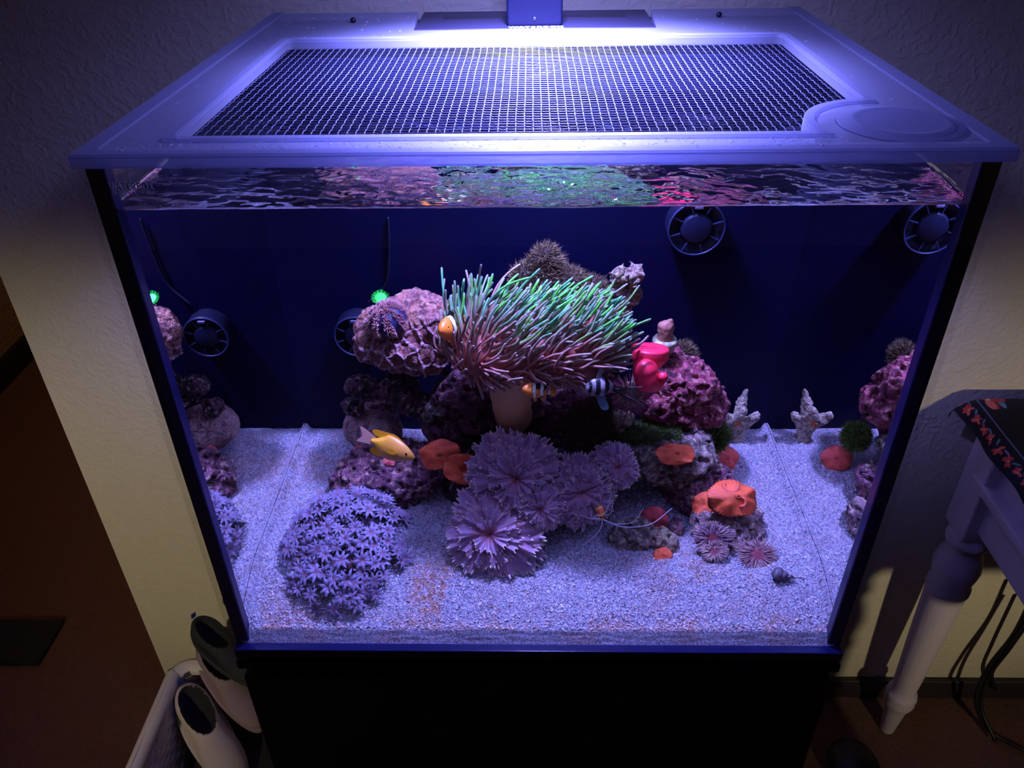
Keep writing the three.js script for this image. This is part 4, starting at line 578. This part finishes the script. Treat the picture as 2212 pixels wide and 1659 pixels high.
{
  const c = at(1435, 742, -0.238), t = thing('coral_plug', 'brownish two-lobed coral stub on a pale ridged plug above the purple rock', 'coral', c), v = V3();
  const plug = new THREE.LatheGeometry([[0, 0.0065], [0.0075, 0.0068], [0.012, 0.0062], [0.0134, 0.0045], [0.0134, 0.001], [0.0118, -0.001], [0.0118, -0.0062], [0.0095, -0.008], [0, -0.008]].map((a) => new THREE.Vector2(...a)), 72), p = plug.attributes.position;
  for (let i = 0; i < p.count; i++) { const a = Math.atan2(p.getZ(i), p.getX(i)), rad = Math.hypot(p.getX(i), p.getZ(i)); if (rad > 0.008 && p.getY(i) > 0.004) p.setY(i, p.getY(i) + 0.0007 * Math.sin(a * 30)); } plug.computeVertexNormals();
  part('plug', paint(plug, (q) => mix3(seen(170, 172, 205, 0.45), seen(120, 110, 150, 0.45), sstep(0.0, 0.4, noise(q.x * 300, q.y * 300, q.z * 300)))), M.flesh, t, 'pale grey frag plug');
  part('stub', paint(nets(V3(-0.013, 0.003, -0.011), V3(0.013, 0.034, 0.011), 0.001, (x, y, z) => { v.set(x, y, z); let d = cone(v, V3(0, 0.006, 0), V3(0, 0.02, 0), 0.0086, 0.0078); d = smin(d, cone(v, V3(-0.004, 0.018, 0), V3(-0.0052, 0.0225, 0), 0.005, 0.0034), 0.003); d = smin(d, cone(v, V3(0.0045, 0.02, 0), V3(0.0042, 0.0275, 0), 0.0042, 0.003), 0.003); return d + 0.0006 * noise(x * 260, y * 260, z * 260); }), (q) => mix3(seen(150, 105, 125, 0.45), seen(130, 90, 120, 0.45), 0.5 + noise(q.x * 200, q.y * 200, q.z * 200))), M.flesh, t, 'brown lobed coral');
}
// ---------------------------------------------------------------- fish
// a group at the middle of the fish: +x towards the head, +y towards the back fin
function fishGroup(name, label, head, tail, roll = 0, upHint = V3(0, 1, 0)) {
  const c = head.clone().add(tail).multiplyScalar(0.5), t = thing(name, label, 'fish', c), x = head.clone().sub(tail).normalize(), z = x.clone().cross(upHint).normalize(), y = z.clone().cross(x);
  t.quaternion.setFromRotationMatrix(new THREE.Matrix4().makeBasis(x, y, z)).multiply(new THREE.Quaternion().setFromAxisAngle(V3(1, 0, 0), roll)); return t;
}
const fishBody = (L, hmax, wmax, profile, color, n = 40) => { const rings = []; for (let i = 0; i < n; i++) { const f = i / (n - 1), p = profile(f); rings.push([L * (f - 0.5), L * (p[2] ?? 0), hmax * p[0], wmax * p[1]]); } return loft(rings, 28, color); };
const eyes = (t, x, y, z, s, ring) => { for (const k of [-1, 1]) { const e = part('eye', new THREE.SphereGeometry(s, 14, 10), M.eye, t); e.position.set(x, y, k * z); e.scale.z = 0.5; if (ring) { const q = new THREE.Mesh(new THREE.TorusGeometry(s * 1.05, s * 0.18, 6, 18), phys(ring, 0.4)); q.name = 'eye_ring'; e.add(q); } } };
{ // yellow damsel
  const t = fishGroup('yellow_fish', 'orange-yellow fish swimming towards the lower right with a pale violet tail tip', at(892, 988, -0.135), at(806, 952, -0.15), 0.1, V3(0.1, 0.83, -0.52)), L = 0.05;
  const prof = (f) => [Math.max(0.02, Math.sin(Math.PI * clamp(0.06 + 0.92 * f) ** 0.85) ** 0.75 * (f < 0.3 ? lerp(0.42, 1, sstep(0, 0.42, f)) : 1)), Math.max(0.02, Math.sin(Math.PI * clamp(0.1 + 0.88 * f)) ** 0.7)];
  const col = (f, s) => { let c = mix3([0.92, 0.46, 0.01], [0.85, 0.38, 0.05], sstep(0.05, 0.6, f)); c = mix3(c, [0.85, 0.42, 0.12], 0.5 * sstep(0.2, -0.9, s)); return mix3(c, [0.92, 0.48, 0.05], 0.5 * sstep(0.88, 1, f)); };
  part('body', fishBody(L, 0.0128, 0.0064, prof, col), M.fish, t);
  const y = phys([0.95, 0.48, 0.01], 0.5, { transmission: 0.25 });
  part('dorsal_fin', fin([[0.012, 0.0085], [0.0, 0.0142], [-0.012, 0.0138], [-0.026, 0.0115], [-0.025, 0.0075], [-0.016, 0.006], [0, 0.007]]), y, t);
  part('anal_fin', fin([[-0.002, -0.009], [-0.012, -0.0135], [-0.023, -0.0115], [-0.021, -0.0065], [-0.012, -0.006]]), y, t);
  part('tail_fin', fin([[-0.02, 0.0035], [-0.032, 0.0075], [-0.041, 0.009], [-0.036, 0.001], [-0.04, -0.0065], [-0.031, -0.0055], [-0.02, -0.0035]]), phys(seen(190, 150, 200), 0.5, { transmission: 0.35 }), t, 'pale violet tail fin');
  part('pectoral_fin', fin([[0.008, 0.0], [0.001, 0.002], [-0.004, -0.003], [0.003, -0.004]], 0.0004), y, t).position.z = 0.0063;
  eyes(t, 0.0163, 0.0018, 0.0043, 0.0012, seen(150, 130, 140));
}
function clown(label, head, tail, roll, up, dark) {
  const t = fishGroup('clownfish', label, head, tail, roll, up), L = head.distanceTo(tail), o = [0.95, 0.26, 0.02], w = seen(225, 235, 255), k = seen(22, 18, 26);
  const prof = (f) => [Math.max(0.03, f < 0.2 ? lerp(0.36, 0.6, f / 0.2) : Math.sin(Math.PI * (0.18 + 0.77 * (f - 0.1))) ** 0.6 * (f > 0.8 ? Math.sqrt(Math.max(0, 1 - ((f - 0.8) / 0.2) ** 2)) * 0.9 + 0.06 : 1)), Math.max(0.03, f < 0.2 ? 0.35 + f : Math.sin(Math.PI * (0.2 + 0.66 * f)) ** 0.6 * (f > 0.82 ? Math.sqrt(Math.max(0, 1 - ((f - 0.82) / 0.18) ** 2)) * 0.9 + 0.08 : 1))];
  const col = (f, s, c) => { const b1 = Math.abs(f - 0.66 + 0.05 * s * s - 0.03 * s), b2 = Math.abs(f - 0.36 - 0.05 * (1 - Math.abs(s))), b3 = Math.abs(f - 0.08); let q = mix3(o, k, sstep(0.1, 0.4, s + (dark ? 0.15 : -0.25) - 0.4 * sstep(0.62, 0.72, f)) * sstep(0.72, 0.6, f)); if (b1 < 0.075) q = k; if (b1 < 0.055) q = w; if (b2 < 0.075) q = k; if (b2 < 0.055 && s > -0.75) q = w; if (b3 < 0.05) q = w; return q; };
  part('body', fishBody(L, L * 0.23, L * 0.15, prof, col, 72), M.fish, t);
  const of = phys([0.95, 0.32, 0.02], 0.5, { transmission: 0.2 }), kf = phys(k, 0.5);
  part('dorsal_fin', fin([[L * 0.18, L * 0.2], [L * 0.06, L * 0.31], [-L * 0.1, L * 0.25], [-L * 0.25, L * 0.29], [-L * 0.38, L * 0.18], [-L * 0.25, L * 0.12], [0, L * 0.16]]), kf, t);
  part('tail_fin', fin([[-L * 0.44, L * 0.07], [-L * 0.62, L * 0.16], [-L * 0.68, 0], [-L * 0.62, -L * 0.16], [-L * 0.44, -L * 0.07]]), of, t);
  part('anal_fin', fin([[-L * 0.1, -L * 0.17], [-L * 0.24, -L * 0.32], [-L * 0.36, -L * 0.22], [-L * 0.26, -L * 0.12]]), of, t);
  for (const s of [-1, 1]) { const p = part('pectoral_fin', fin([[L * 0.1, 0], [-L * 0.05, L * 0.11], [-L * 0.17, L * 0.02], [-L * 0.12, -L * 0.12], [L * 0.02, -L * 0.08]]), of, t); p.position.set(L * 0.02, -L * 0.08, s * L * 0.15); p.rotation.y = -s * 0.5; }
  part('pelvic_fin', fin([[L * 0.14, -L * 0.18], [L * 0.06, -L * 0.34], [-L * 0.02, -L * 0.32], [L * 0.0, -L * 0.18]]), of, t);
  eyes(t, L * 0.34, L * 0.045, L * 0.098, L * 0.028, seen(220, 120, 60)); return t;
}
clown('orange clownfish hiding at the left edge of the tentacles, white band behind its face', at(950, 716, -0.14), at(1002, 697, -0.186), 0.1, V3(0.1, 0.85, -0.45), true);
clown('black and orange clownfish with two white bands swimming below the anemone', at(1128, 841, -0.13), at(1190, 845, -0.142), 0.1, V3(0.05, 0.85, -0.45), true);
{ // cardinalfish
  const t = fishGroup('striped_cardinalfish', 'black and silver striped fish with long white-dotted fins under the tentacles', at(1266, 838, -0.122), at(1322, 834, -0.13), 0, V3(0, 0.85, -0.5)), L = 0.0275, k = seen(14, 14, 26), sv = [0.24, 0.18, 0.16];
  const prof = (f) => [Math.max(0.05, Math.sin(Math.PI * (0.08 + 0.86 * f)) ** 0.7), Math.max(0.04, Math.sin(Math.PI * (0.1 + 0.82 * f)) ** 0.7)];
  const col = (f, s) => { for (const b of [0.87, 0.6, 0.26]) if (Math.abs(f - b + 0.02 * s) < (b === 0.87 ? 0.05 : 0.085)) return k; return mix3(sv, [0.4, 0.38, 0.36], 0.5 + 0.5 * noise(f * 18, s * 5, 2)); };
  part('body', fishBody(L, 0.0092, 0.0052, prof, col, 60), M.fish, t);
  eyes(t, L * 0.36, 0.001, 0.0034, 0.0014, [0.35, 0.35, 0.45]);
  const dots = (pts, n) => pts.slice(1, -1).filter((_, i) => i % 2 === 0).slice(0, n);
  const inv = t.matrixWorld, ray2 = (name, px, r0) => { t.updateMatrixWorld(true); const m = t.matrixWorld.clone().invert(), pts = curve(px.map((p) => at(...p).applyMatrix4(m)), 24), f = part(name, tube(pts, pts.map((_, i) => lerp(r0, 0.00045, i / 24)), 6), phys(k, 0.5), t), d = merge(dots(pts, 20).map((p) => new THREE.SphereGeometry(0.00062, 6, 5).translate(p.x, p.y, p.z + 0.0008))); const q = new THREE.Mesh(d, phys([0.9, 0.92, 1], 0.5)); q.name = 'white_dots'; stuff(q); f.add(q); };
  ray2('dorsal_fin', [[1302, 812, -0.130], [1325, 795, -0.128], [1340, 804, -0.128], [1366, 797, -0.121]], 0.0016);
  ray2('tail_fin', [[1318, 832, -0.130], [1335, 842, -0.126], [1360, 838, -0.118], [1388, 836, -0.113]], 0.0018);
  ray2('tail_fin', [[1318, 838, -0.130], [1340, 850, -0.124], [1365, 862, -0.118], [1392, 878, -0.113]], 0.0016);
  ray2('anal_fin', [[1308, 850, -0.130], [1318, 862, -0.126], [1322, 878, -0.124], [1332, 888, -0.123]], 0.0022);
  part('pelvic_fin', fin([[0.004, -0.006], [0.001, -0.016], [-0.003, -0.022], [-0.009, -0.021], [-0.007, -0.013], [-0.003, -0.007]]), phys(seen(60, 80, 130), 0.5), t);
  part('dorsal_spike', fin([[0.003, 0.008], [-0.001, 0.019], [-0.004, 0.019], [-0.004, 0.008]]), phys(sv, 0.5), t);
}
// shrimp with white feelers
{
  const c = at(1300, 1106, -0.118), t = thing('shrimp', 'small orange shrimp with long white feelers peering out under the frilly corals', 'shrimp', c), P = (l) => curve(l.map((p) => at(...p).sub(c)), 18), w = phys([0.9, 0.9, 0.95], 0.4);
  const line = (name, l, r0 = 0.0006) => part(name, tube(P(l), Array.from({ length: 19 }, (_, i) => lerp(r0, 0.0003, i / 18)), 6), w, t);
  const b = P([[1288, 1086, -0.124], [1294, 1098, -0.118], [1300, 1112, -0.112], [1303, 1121, -0.109]]);
  part('body', tube(b, b.map((_, i) => 0.0042 * Math.sin(0.5 + (i / 18) * 2.3) + 0.0004), 14, b.map((_, i) => (i % 6 < 2 ? seen(225, 175, 150) : seen(185, 75, 45)))), M.fish, t);
  for (const s of [-1, 1]) part('eye', new THREE.SphereGeometry(0.0008, 8, 6), M.eye, t).position.copy(at(1302 + s * 5, 1118, -0.108).sub(c));
  line('feeler', [[1301, 1122, -0.109], [1300, 1134, -0.106], [1290, 1152, -0.102], [1266, 1174, -0.1]]);
  line('feeler', [[1303, 1122, -0.109], [1325, 1131, -0.106], [1365, 1129, -0.104], [1390, 1099, -0.102]]);
  line('feeler', [[1304, 1123, -0.109], [1345, 1138, -0.105], [1405, 1132, -0.102], [1452, 1098, -0.1]]);
  line('feeler', [[1300, 1121, -0.109], [1282, 1121, -0.108], [1252, 1113, -0.106]], 0.0005);
  line('feeler', [[1300, 1120, -0.109], [1280, 1118, -0.108], [1276, 1104, -0.108]], 0.0005);
  line('leg', [[1302, 1112, -0.111], [1312, 1100, -0.108], [1322, 1066, -0.106]], 0.00045); line('leg', [[1303, 1114, -0.111], [1318, 1110, -0.108], [1325, 1078, -0.106]], 0.00045); line('leg', [[1299, 1112, -0.111], [1286, 1114, -0.108], [1278, 1124, -0.107]], 0.00045);
}
// snails
function snail(name, label, px, py, len, turn, seed, col) {
  const p = atY(px, py, SAND - 0.001), t = thing(name, label, 'snail', p), pts = [], rad = [], cols = [], r = rng(seed);
  for (let i = 0; i <= 60; i++) { const f = i / 60, a = f * 6.283 * 3.4, s = (1 - f) ** 1.15; pts.push(V3(len * (f - 0.35), Math.sin(a) * len * 0.14 * s + len * 0.12, Math.cos(a) * len * 0.14 * s)); rad.push(len * (0.27 * s + 0.012)); cols.push(mix3(col[0], col[1], 0.5 + 0.5 * noise(f * 30, seed, 2))); }
  const sh = part('shell', tube(pts, rad, 16, cols), new THREE.MeshPhysicalMaterial({ vertexColors: true, roughness: 0.5, bumpMap: rockBump, bumpScale: 0.001 }), t); t.rotation.y = turn;
  part('foot', new THREE.SphereGeometry(len * 0.2, 16, 10).scale(1.2, 0.35, 0.9).translate(-len * 0.2, -len * 0.08, 0), phys(seen(70, 60, 80), 0.5), t);
}
snail('sea_snail', 'dark pointed snail shell on the open sand at the lower right', 1692, 1247, 0.021, -0.25, 3, [seen(72, 66, 110), seen(52, 48, 85)]);
snail('sea_snail', 'dark round snail shell on the sand behind the lavender polyp colony', 650, 1137, 0.015, 2.6, 4, [seen(75, 70, 115), seen(45, 42, 75)]);
// pumps on the back wall
function pump(label, px, py, r, cord) {
  const p = at(px, py, -0.3145), t = thing('circulation_pump', label, 'pump', p), m = M.pump, lite = phys([0.006, 0.008, 0.026], 0.5, { specularIntensity: 0.5 });
  part('housing', new THREE.LatheGeometry([[0, 0], [r * 0.95, 0], [r, 0.002], [r, 0.02], [r * 0.93, 0.0235], [r * 0.9, 0.0205], [r * 0.62, 0.0195], [r * 0.6, 0.006], [0, 0.006]].map((a) => new THREE.Vector2(...a)), 56).rotateX(Math.PI / 2), m, t);
  part('hub', new THREE.LatheGeometry([[0, 0.025], [r * 0.45, 0.0245], [r * 0.56, 0.022], [r * 0.57, 0.004], [0, 0.004]].map((a) => new THREE.Vector2(...a)), 40).rotateX(Math.PI / 2), lite, t);
  part('ring', new THREE.TorusGeometry(r * 0.965, 0.0011, 8, 64).translate(0, 0, 0.0235), phys([0.02, 0.024, 0.07], 0.4), t);
  for (let i = 0; i < 8; i++) { const a = (i / 8) * 6.283 + 0.3; part('spoke', box(r * 0.4, 0.0012, 0.002, 0, r * 0.77, 0, 0.0228).rotateZ(a), phys([0.02, 0.024, 0.07], 0.4), t); }
  part('clip', box(0.009, 0.0035, 0.003, 0.001, 0, r * 0.8, 0.0245), phys([0.15, 0.12, 0.2], 0.5), t);
  if (cord) part('cord', tube(curve(cord.map((q) => at(...q).sub(p)), 30), Array(31).fill(0.0016), 6), m, t);
}
pump('round dark circulation pump behind the left shelf rock', 778, 706, 0.0265, [[795, 655, -0.306], [832, 615, -0.311], [840, 560, -0.312], [838, 470, -0.312]]);
pump('round dark circulation pump high on the back wall at right', 1497, 476, 0.0305, null);

// ---------------------------------------------------------------- outside the tank, left: basket with shoes
{
  const y1 = 0.265, x0 = -0.648, x1 = -0.33, zb = -0.405, zf = 0.12, t = thing('wicker_basket', 'off-white woven basket of shoes on the carpet left of the black cabinet', 'basket', V3((x0 + x1) / 2, 0, (zb + zf) / 2)), w = (x1 - x0) / 2, d = (zf - zb) / 2;
  const strip = dataTex(256, 64, (x, y) => { const a = 0.55 + 0.45 * Math.sin((x / 256) * 6.283 * 8 + (y > 32 ? Math.PI : 0)); return [a, a, a]; }), m = std([0.55, 0.50, 0.47], 0.85, { bumpMap: strip, bumpScale: 0.003 });
  const loop = (s, y) => { const r = 0.03, X = w * s, Z = d * s, l = []; for (const [cx, cz, a0] of [[X - r, Z - r, 0], [-X + r, Z - r, 1], [-X + r, -Z + r, 2], [X - r, -Z + r, 3]]) for (let i = 0; i <= 5; i++) { const a = (a0 + i / 5) * Math.PI / 2; l.push(V3(cx + r * Math.cos(a), y, cz + r * Math.sin(a))); } return new THREE.CatmullRomCurve3(l, true, 'catmullrom', 0.2); };
  for (let i = 0; i < 17; i++) { const y = 0.008 + i * 0.0145, s = lerp(0.94, 1, i / 17), cv = loop(s, y), n = 220, pts = []; for (let k = 0; k <= n; k++) { const p = cv.getPointAt((k % n) / n), o = 0.0022 * Math.sin((k / n) * 6.283 * 55 + (i % 2) * Math.PI); pts.push(V3(p.x * (1 + o / w), p.y, p.z * (1 + o / d))); } part('woven_row', tube(pts, pts.map(() => 0.0078), 6, null, false), m, t); }
  const c = loop(1.0, y1 - 0.012), rim = new THREE.TubeGeometry(c, 200, 0.014, 10, true); part('rim', rim, m, t);
  part('base', box(w * 1.86, 0.01, d * 1.86, 0.004, 0, 0.006, 0), m, t);
}
{ const p = V3(-0.49, 0.09, -0.2); solo('folded_cloth', 'dark folded cloth lying under the shoes in the basket', 'cloth', box(0.24, 0.14, 0.36, 0.05), std([0.03, 0.025, 0.035], 0.9), p); }
function shoe(label, p, turn, tilt, S, cols) {
  const t = thing('slip_on_shoe', label, 'shoe', p); t.rotation.set(tilt, turn, 0, 'YXZ');
  const es = [[0, 0.035, 0.055, 0.043, 0.032, 0.085], [0, 0.045, -0.07, 0.038, 0.045, 0.065]], v = V3();
  const up = nets(V3(-0.06, 0, -0.15), V3(0.06, 0.1, 0.15), 0.004, (x, y, z) => { let d = 9; for (const e of es) d = smin(d, ellip(x, y, z, e), 0.04); const hole = ellip(x, y, z, [0, 0.085, -0.055, 0.031, 0.062, 0.062]); return Math.max(d, -hole, 0.012 - y); });
  part('upper', paint(up, (q) => (ellip(q.x, q.y, q.z, [0, 0.085, -0.055, 0.0335, 0.0645, 0.0645]) < 0 ? cols[1] : cols[0])), new THREE.MeshStandardMaterial({ vertexColors: true, roughness: 0.85 }), t);
  const s = new THREE.Shape(); s.absellipse(0, 0.05, 0.048, 0.092, 0, 7); s.absellipse(0, 0, 0, 0, 0, 0); const so = new THREE.Shape(); const pts = []; for (let i = 0; i < 40; i++) { const a = (i / 40) * 6.283; pts.push(new THREE.Vector2((0.044 + 0.006 * Math.sin(a)) * Math.cos(a), 0.138 * Math.sin(a))); } so.setFromPoints(pts);
  part('sole', new THREE.ExtrudeGeometry(so, { depth: 0.014, bevelEnabled: true, bevelSize: 0.003, bevelThickness: 0.003, bevelSegments: 2 }).rotateX(-Math.PI / 2), std(cols[2], 0.7), t);
  part('heel_tab', box(0.014, 0.02, 0.004, 0.001, 0, 0.07, -0.136), std(cols[3], 0.6), t); t.scale.setScalar(S);
}
shoe('cream and black slip-on shoe lying foremost in the basket', atY(458, 1600, -0.645), 0.75, 0.3, 0.78, [[0.5, 0.42, 0.4], [0.01, 0.01, 0.015], [0.55, 0.48, 0.45], [0.02, 0.04, 0.25]]);
shoe('mauve-grey slip-on shoe lying behind the cream one in the basket', atY(500, 1485, -0.59), 0.8, 0.3, 0.72, [[0.24, 0.17, 0.2], [0.01, 0.01, 0.015], [0.3, 0.2, 0.24], [0.02, 0.04, 0.25]]);
shoe('black shoe on top of the pile at the back of the basket against the cabinet', atY(492, 1418, -0.52), 1.0, 0.25, 0.62, [[0.015, 0.015, 0.02], [0.008, 0.008, 0.01], [0.02, 0.02, 0.025], [0.02, 0.04, 0.25]]);
// ---------------------------------------------------------------- outside, right: white side table
{
  const X = 0.71, Z = -0.452, wht = phys([0.52, 0.44, 0.5], 0.5, { bumpMap: rockBump, bumpScale: 0.0008 }), t = thing('side_table', 'old white painted side table with turned legs beside the aquarium', 'table', V3(X, 0, Z));
  const prof = [[0, 0.0], [0.012, 0.0], [0.0135, 0.004], [0.02, 0.075], [0.0265, 0.092], [0.0285, 0.1], [0.0265, 0.108], [0.0285, 0.116], [0.0265, 0.126], [0.021, 0.132], [0.0225, 0.15], [0.029, 0.3], [0.0325, 0.405], [0.0315, 0.412], [0.0355, 0.42], [0.0355, 0.43], [0.031, 0.437], [0.036, 0.46], [0.038, 0.475], [0.034, 0.5], [0.026, 0.52], [0.0325, 0.529], [0.0345, 0.537], [0.0325, 0.545], [0.029, 0.551], [0.0275, 0.56], [0, 0.56]].map((a) => new THREE.Vector2(...a));
  for (const [x, z] of [[0, 0], [0.66, 0], [0, 0.43], [0.66, 0.43]]) { const leg = part('leg', new THREE.LatheGeometry(prof, 36), wht, t); leg.position.set(x, 0, z); const b = new THREE.Mesh(box(0.062, 0.2, 0.062, 0.004, 0, 0.655, 0), wht); b.name = 'leg_block'; leg.add(b); }
  for (const s of [0, 0.66]) { part('apron', box(0.022, 0.18, 0.4, 0.003, s, 0.665, 0.215), wht, t); part('moulding', box(0.034, 0.018, 0.44, 0.006, s + (s ? 0.012 : -0.018), 0.665, 0.215), wht, t); }
  for (const s of [0, 0.43]) part('apron', box(0.62, 0.18, 0.022, 0.003, 0.33, 0.665, s), wht, t);
  part('tabletop', box(0.76, 0.02, 0.53, 0.006, 0.335, 0.766, 0.215), wht, t);
  // cloth with flowers
  const cv = document.createElement('canvas'); cv.width = cv.height = 1024; const g = cv.getContext('2d'), r = rng(17); g.fillStyle = '#0d0c12'; g.fillRect(0, 0, 1024, 1024);
  const flower = (x, y, s, c) => { for (let i = 0; i < 6; i++) { const a = r() * 6.28; g.fillStyle = c[Math.floor(r() * c.length)]; g.beginPath(); g.ellipse(x + Math.cos(a) * s * 0.45, y + Math.sin(a) * s * 0.45, s * 0.5, s * 0.26, a, 0, 7); g.fill(); } g.fillStyle = '#e8c58a'; g.beginPath(); g.arc(x, y, s * 0.14, 0, 7); g.fill(); };
  const leaf = (x, y, s) => { g.fillStyle = ['#5f8f93', '#4a6f6a', '#8a7da8'][Math.floor(r() * 3)]; g.beginPath(); g.ellipse(x, y, s, s * 0.28, r() * 6.28, 0, 7); g.fill(); };
  for (let i = 0; i < 90; i++) { const x = r() * 1024, y = r() * 1024; leaf(x + 30 * r(), y + 20 * r(), 26); flower(x, y, 20 + 22 * r(), r() < 0.5 ? ['#c8402e', '#e0705a', '#a82a26'] : ['#d9905c', '#e6b79a', '#b8643c']); }
  for (let i = 0; i < 34; i++) for (const k of [20, 1004]) { const y = i * 30 + 12; flower(k, y, 13, ['#c23a2c', '#dd5a48']); flower(y, k, 13, ['#c23a2c', '#dd5a48']); leaf(k + 8, y + 14, 9); leaf(y + 14, k + 8, 9); }
  g.strokeStyle = '#6d7f92'; g.lineWidth = 3; g.strokeRect(46, 46, 932, 932);
  const tex = new THREE.CanvasTexture(cv); tex.colorSpace = THREE.SRGBColorSpace;
  const nx = 40, nz = 40, W = 0.82, D = 0.59, pos = [], uv = [], idx = []; for (let j = 0; j <= nz; j++) for (let i = 0; i <= nx; i++) { const u = i / nx, v = j / nz; let x = (u - 0.5) * W, z = (v - 0.5) * D, y = 0; const ox = Math.abs(x) - 0.382, oz = Math.abs(z) - 0.267; if (ox > 0) { y -= ox * 0.85; x = Math.sign(x) * (0.382 + ox * 0.5); } if (oz > 0) { y -= oz * 0.85; z = Math.sign(z) * (0.267 + oz * 0.5); } if (y < 0) { const rip = 0.12 * y * Math.sin(u * 40 + v * 33); x += rip; z += rip; } pos.push(x, y, z); uv.push(u, (1 - v) * D / W); }
  for (let j = 0; j < nz; j++) for (let i = 0; i < nx; i++) { const a = j * (nx + 1) + i; idx.push(a, a + nx + 1, a + 1, a + 1, a + nx + 1, a + nx + 2); }
  const q = new THREE.BufferGeometry(); q.setAttribute('position', new THREE.Float32BufferAttribute(pos, 3)); q.setAttribute('uv', new THREE.Float32BufferAttribute(uv, 2)); q.setIndex(idx); q.computeVertexNormals();
  solo('tablecloth', 'black cloth printed with red and orange flowers draped over the white table', 'tablecloth', q, new THREE.MeshStandardMaterial({ map: tex, roughness: 0.9, side: THREE.DoubleSide }), V3(X + 0.335, 0.779, Z + 0.215));
}
// cables hanging behind the table and the dark things on the floor
for (const [label, l] of [['black cable curving down behind the table to the carpet', [[2230, 1290, -0.47], [2190, 1370, -0.47], [2130, 1450, -0.47], [2108, 1510, -0.46], [2140, 1580, -0.44], [2220, 1625, -0.4]]], ['thick black cable hanging lowest behind the table', [[2230, 1330, -0.46], [2180, 1400, -0.465], [2130, 1470, -0.47], [2120, 1530, -0.46], [2150, 1600, -0.42]]], ['thin black cable looping down to the skirting beside the thicker two', [[2230, 1310, -0.49], [2170, 1410, -0.5], [2142, 1455, -0.51], [2150, 1490, -0.512]]]]) { const p0 = at(...l[0]); solo('cable', label, 'cable', tube(curve(l.map((p) => { const q = at(...p); q.y = Math.max(q.y, 0.006); return q.sub(p0); }), 40), Array(41).fill(0.0042), 8), M.black, p0); }
{ const p = at(1845, 1650, -0.36); const g = new THREE.SphereGeometry(0.06, 40, 24); const q = g.attributes.position; for (let i = 0; i < q.count; i++) { const y = q.getY(i); q.setY(i, y > 0 ? y * 0.55 : y * 0.4); } g.computeVertexNormals(); const t = thing('black_bag', 'black rounded bag lying on the carpet between cabinet and table leg', 'bag', V3(p.x, 0.024, p.z - 0.0)); part('body', g.scale(0.8, 1, 0.9), M.black, t); part('zip', new THREE.TorusGeometry(0.046, 0.0016, 6, 40).rotateX(Math.PI / 2).translate(0, 0.006, 0), std([0.02, 0.02, 0.022], 0.4), t); }
{ const p = atY(20, 1390, -0.82); solo('door_mat', 'black mat lying on the carpet at the far left', 'mat', box(0.3, 0.012, 0.12, 0.004, -0.05, 0.006, 0), std([0.008, 0.008, 0.012], 0.95, { bumpMap: rockBump, bumpScale: 0.003 }), V3(p.x, 0, p.z)); }
const GROUPS = { live_rock: 'rocks of the reef', algae_covered_rock: 'algae-furred rocks of the reef', frilly_soft_coral: 'frilly purple soft corals', mushroom_coral: 'orange and red mushroom corals', hairy_mushroom_coral: 'hairy purple mushroom corals', clownfish: 'clownfish', circulation_pump: 'circulation pumps', sea_snail: 'snails on the sand', slip_on_shoe: 'shoes in the basket', cable: 'black cables behind the table', floor_lamp: 'floor lamps behind the camera' };
for (const o of scene.children) { const g = GROUPS[o.name.replace(/_\d+$/, '')]; if (g && o.userData.label) o.userData.group = g; }
scene.traverse((o) => { if (o.isMesh || o.isInstancedMesh) { o.castShadow = true; o.receiveShadow = true; } });
renderer.render(scene, camera);
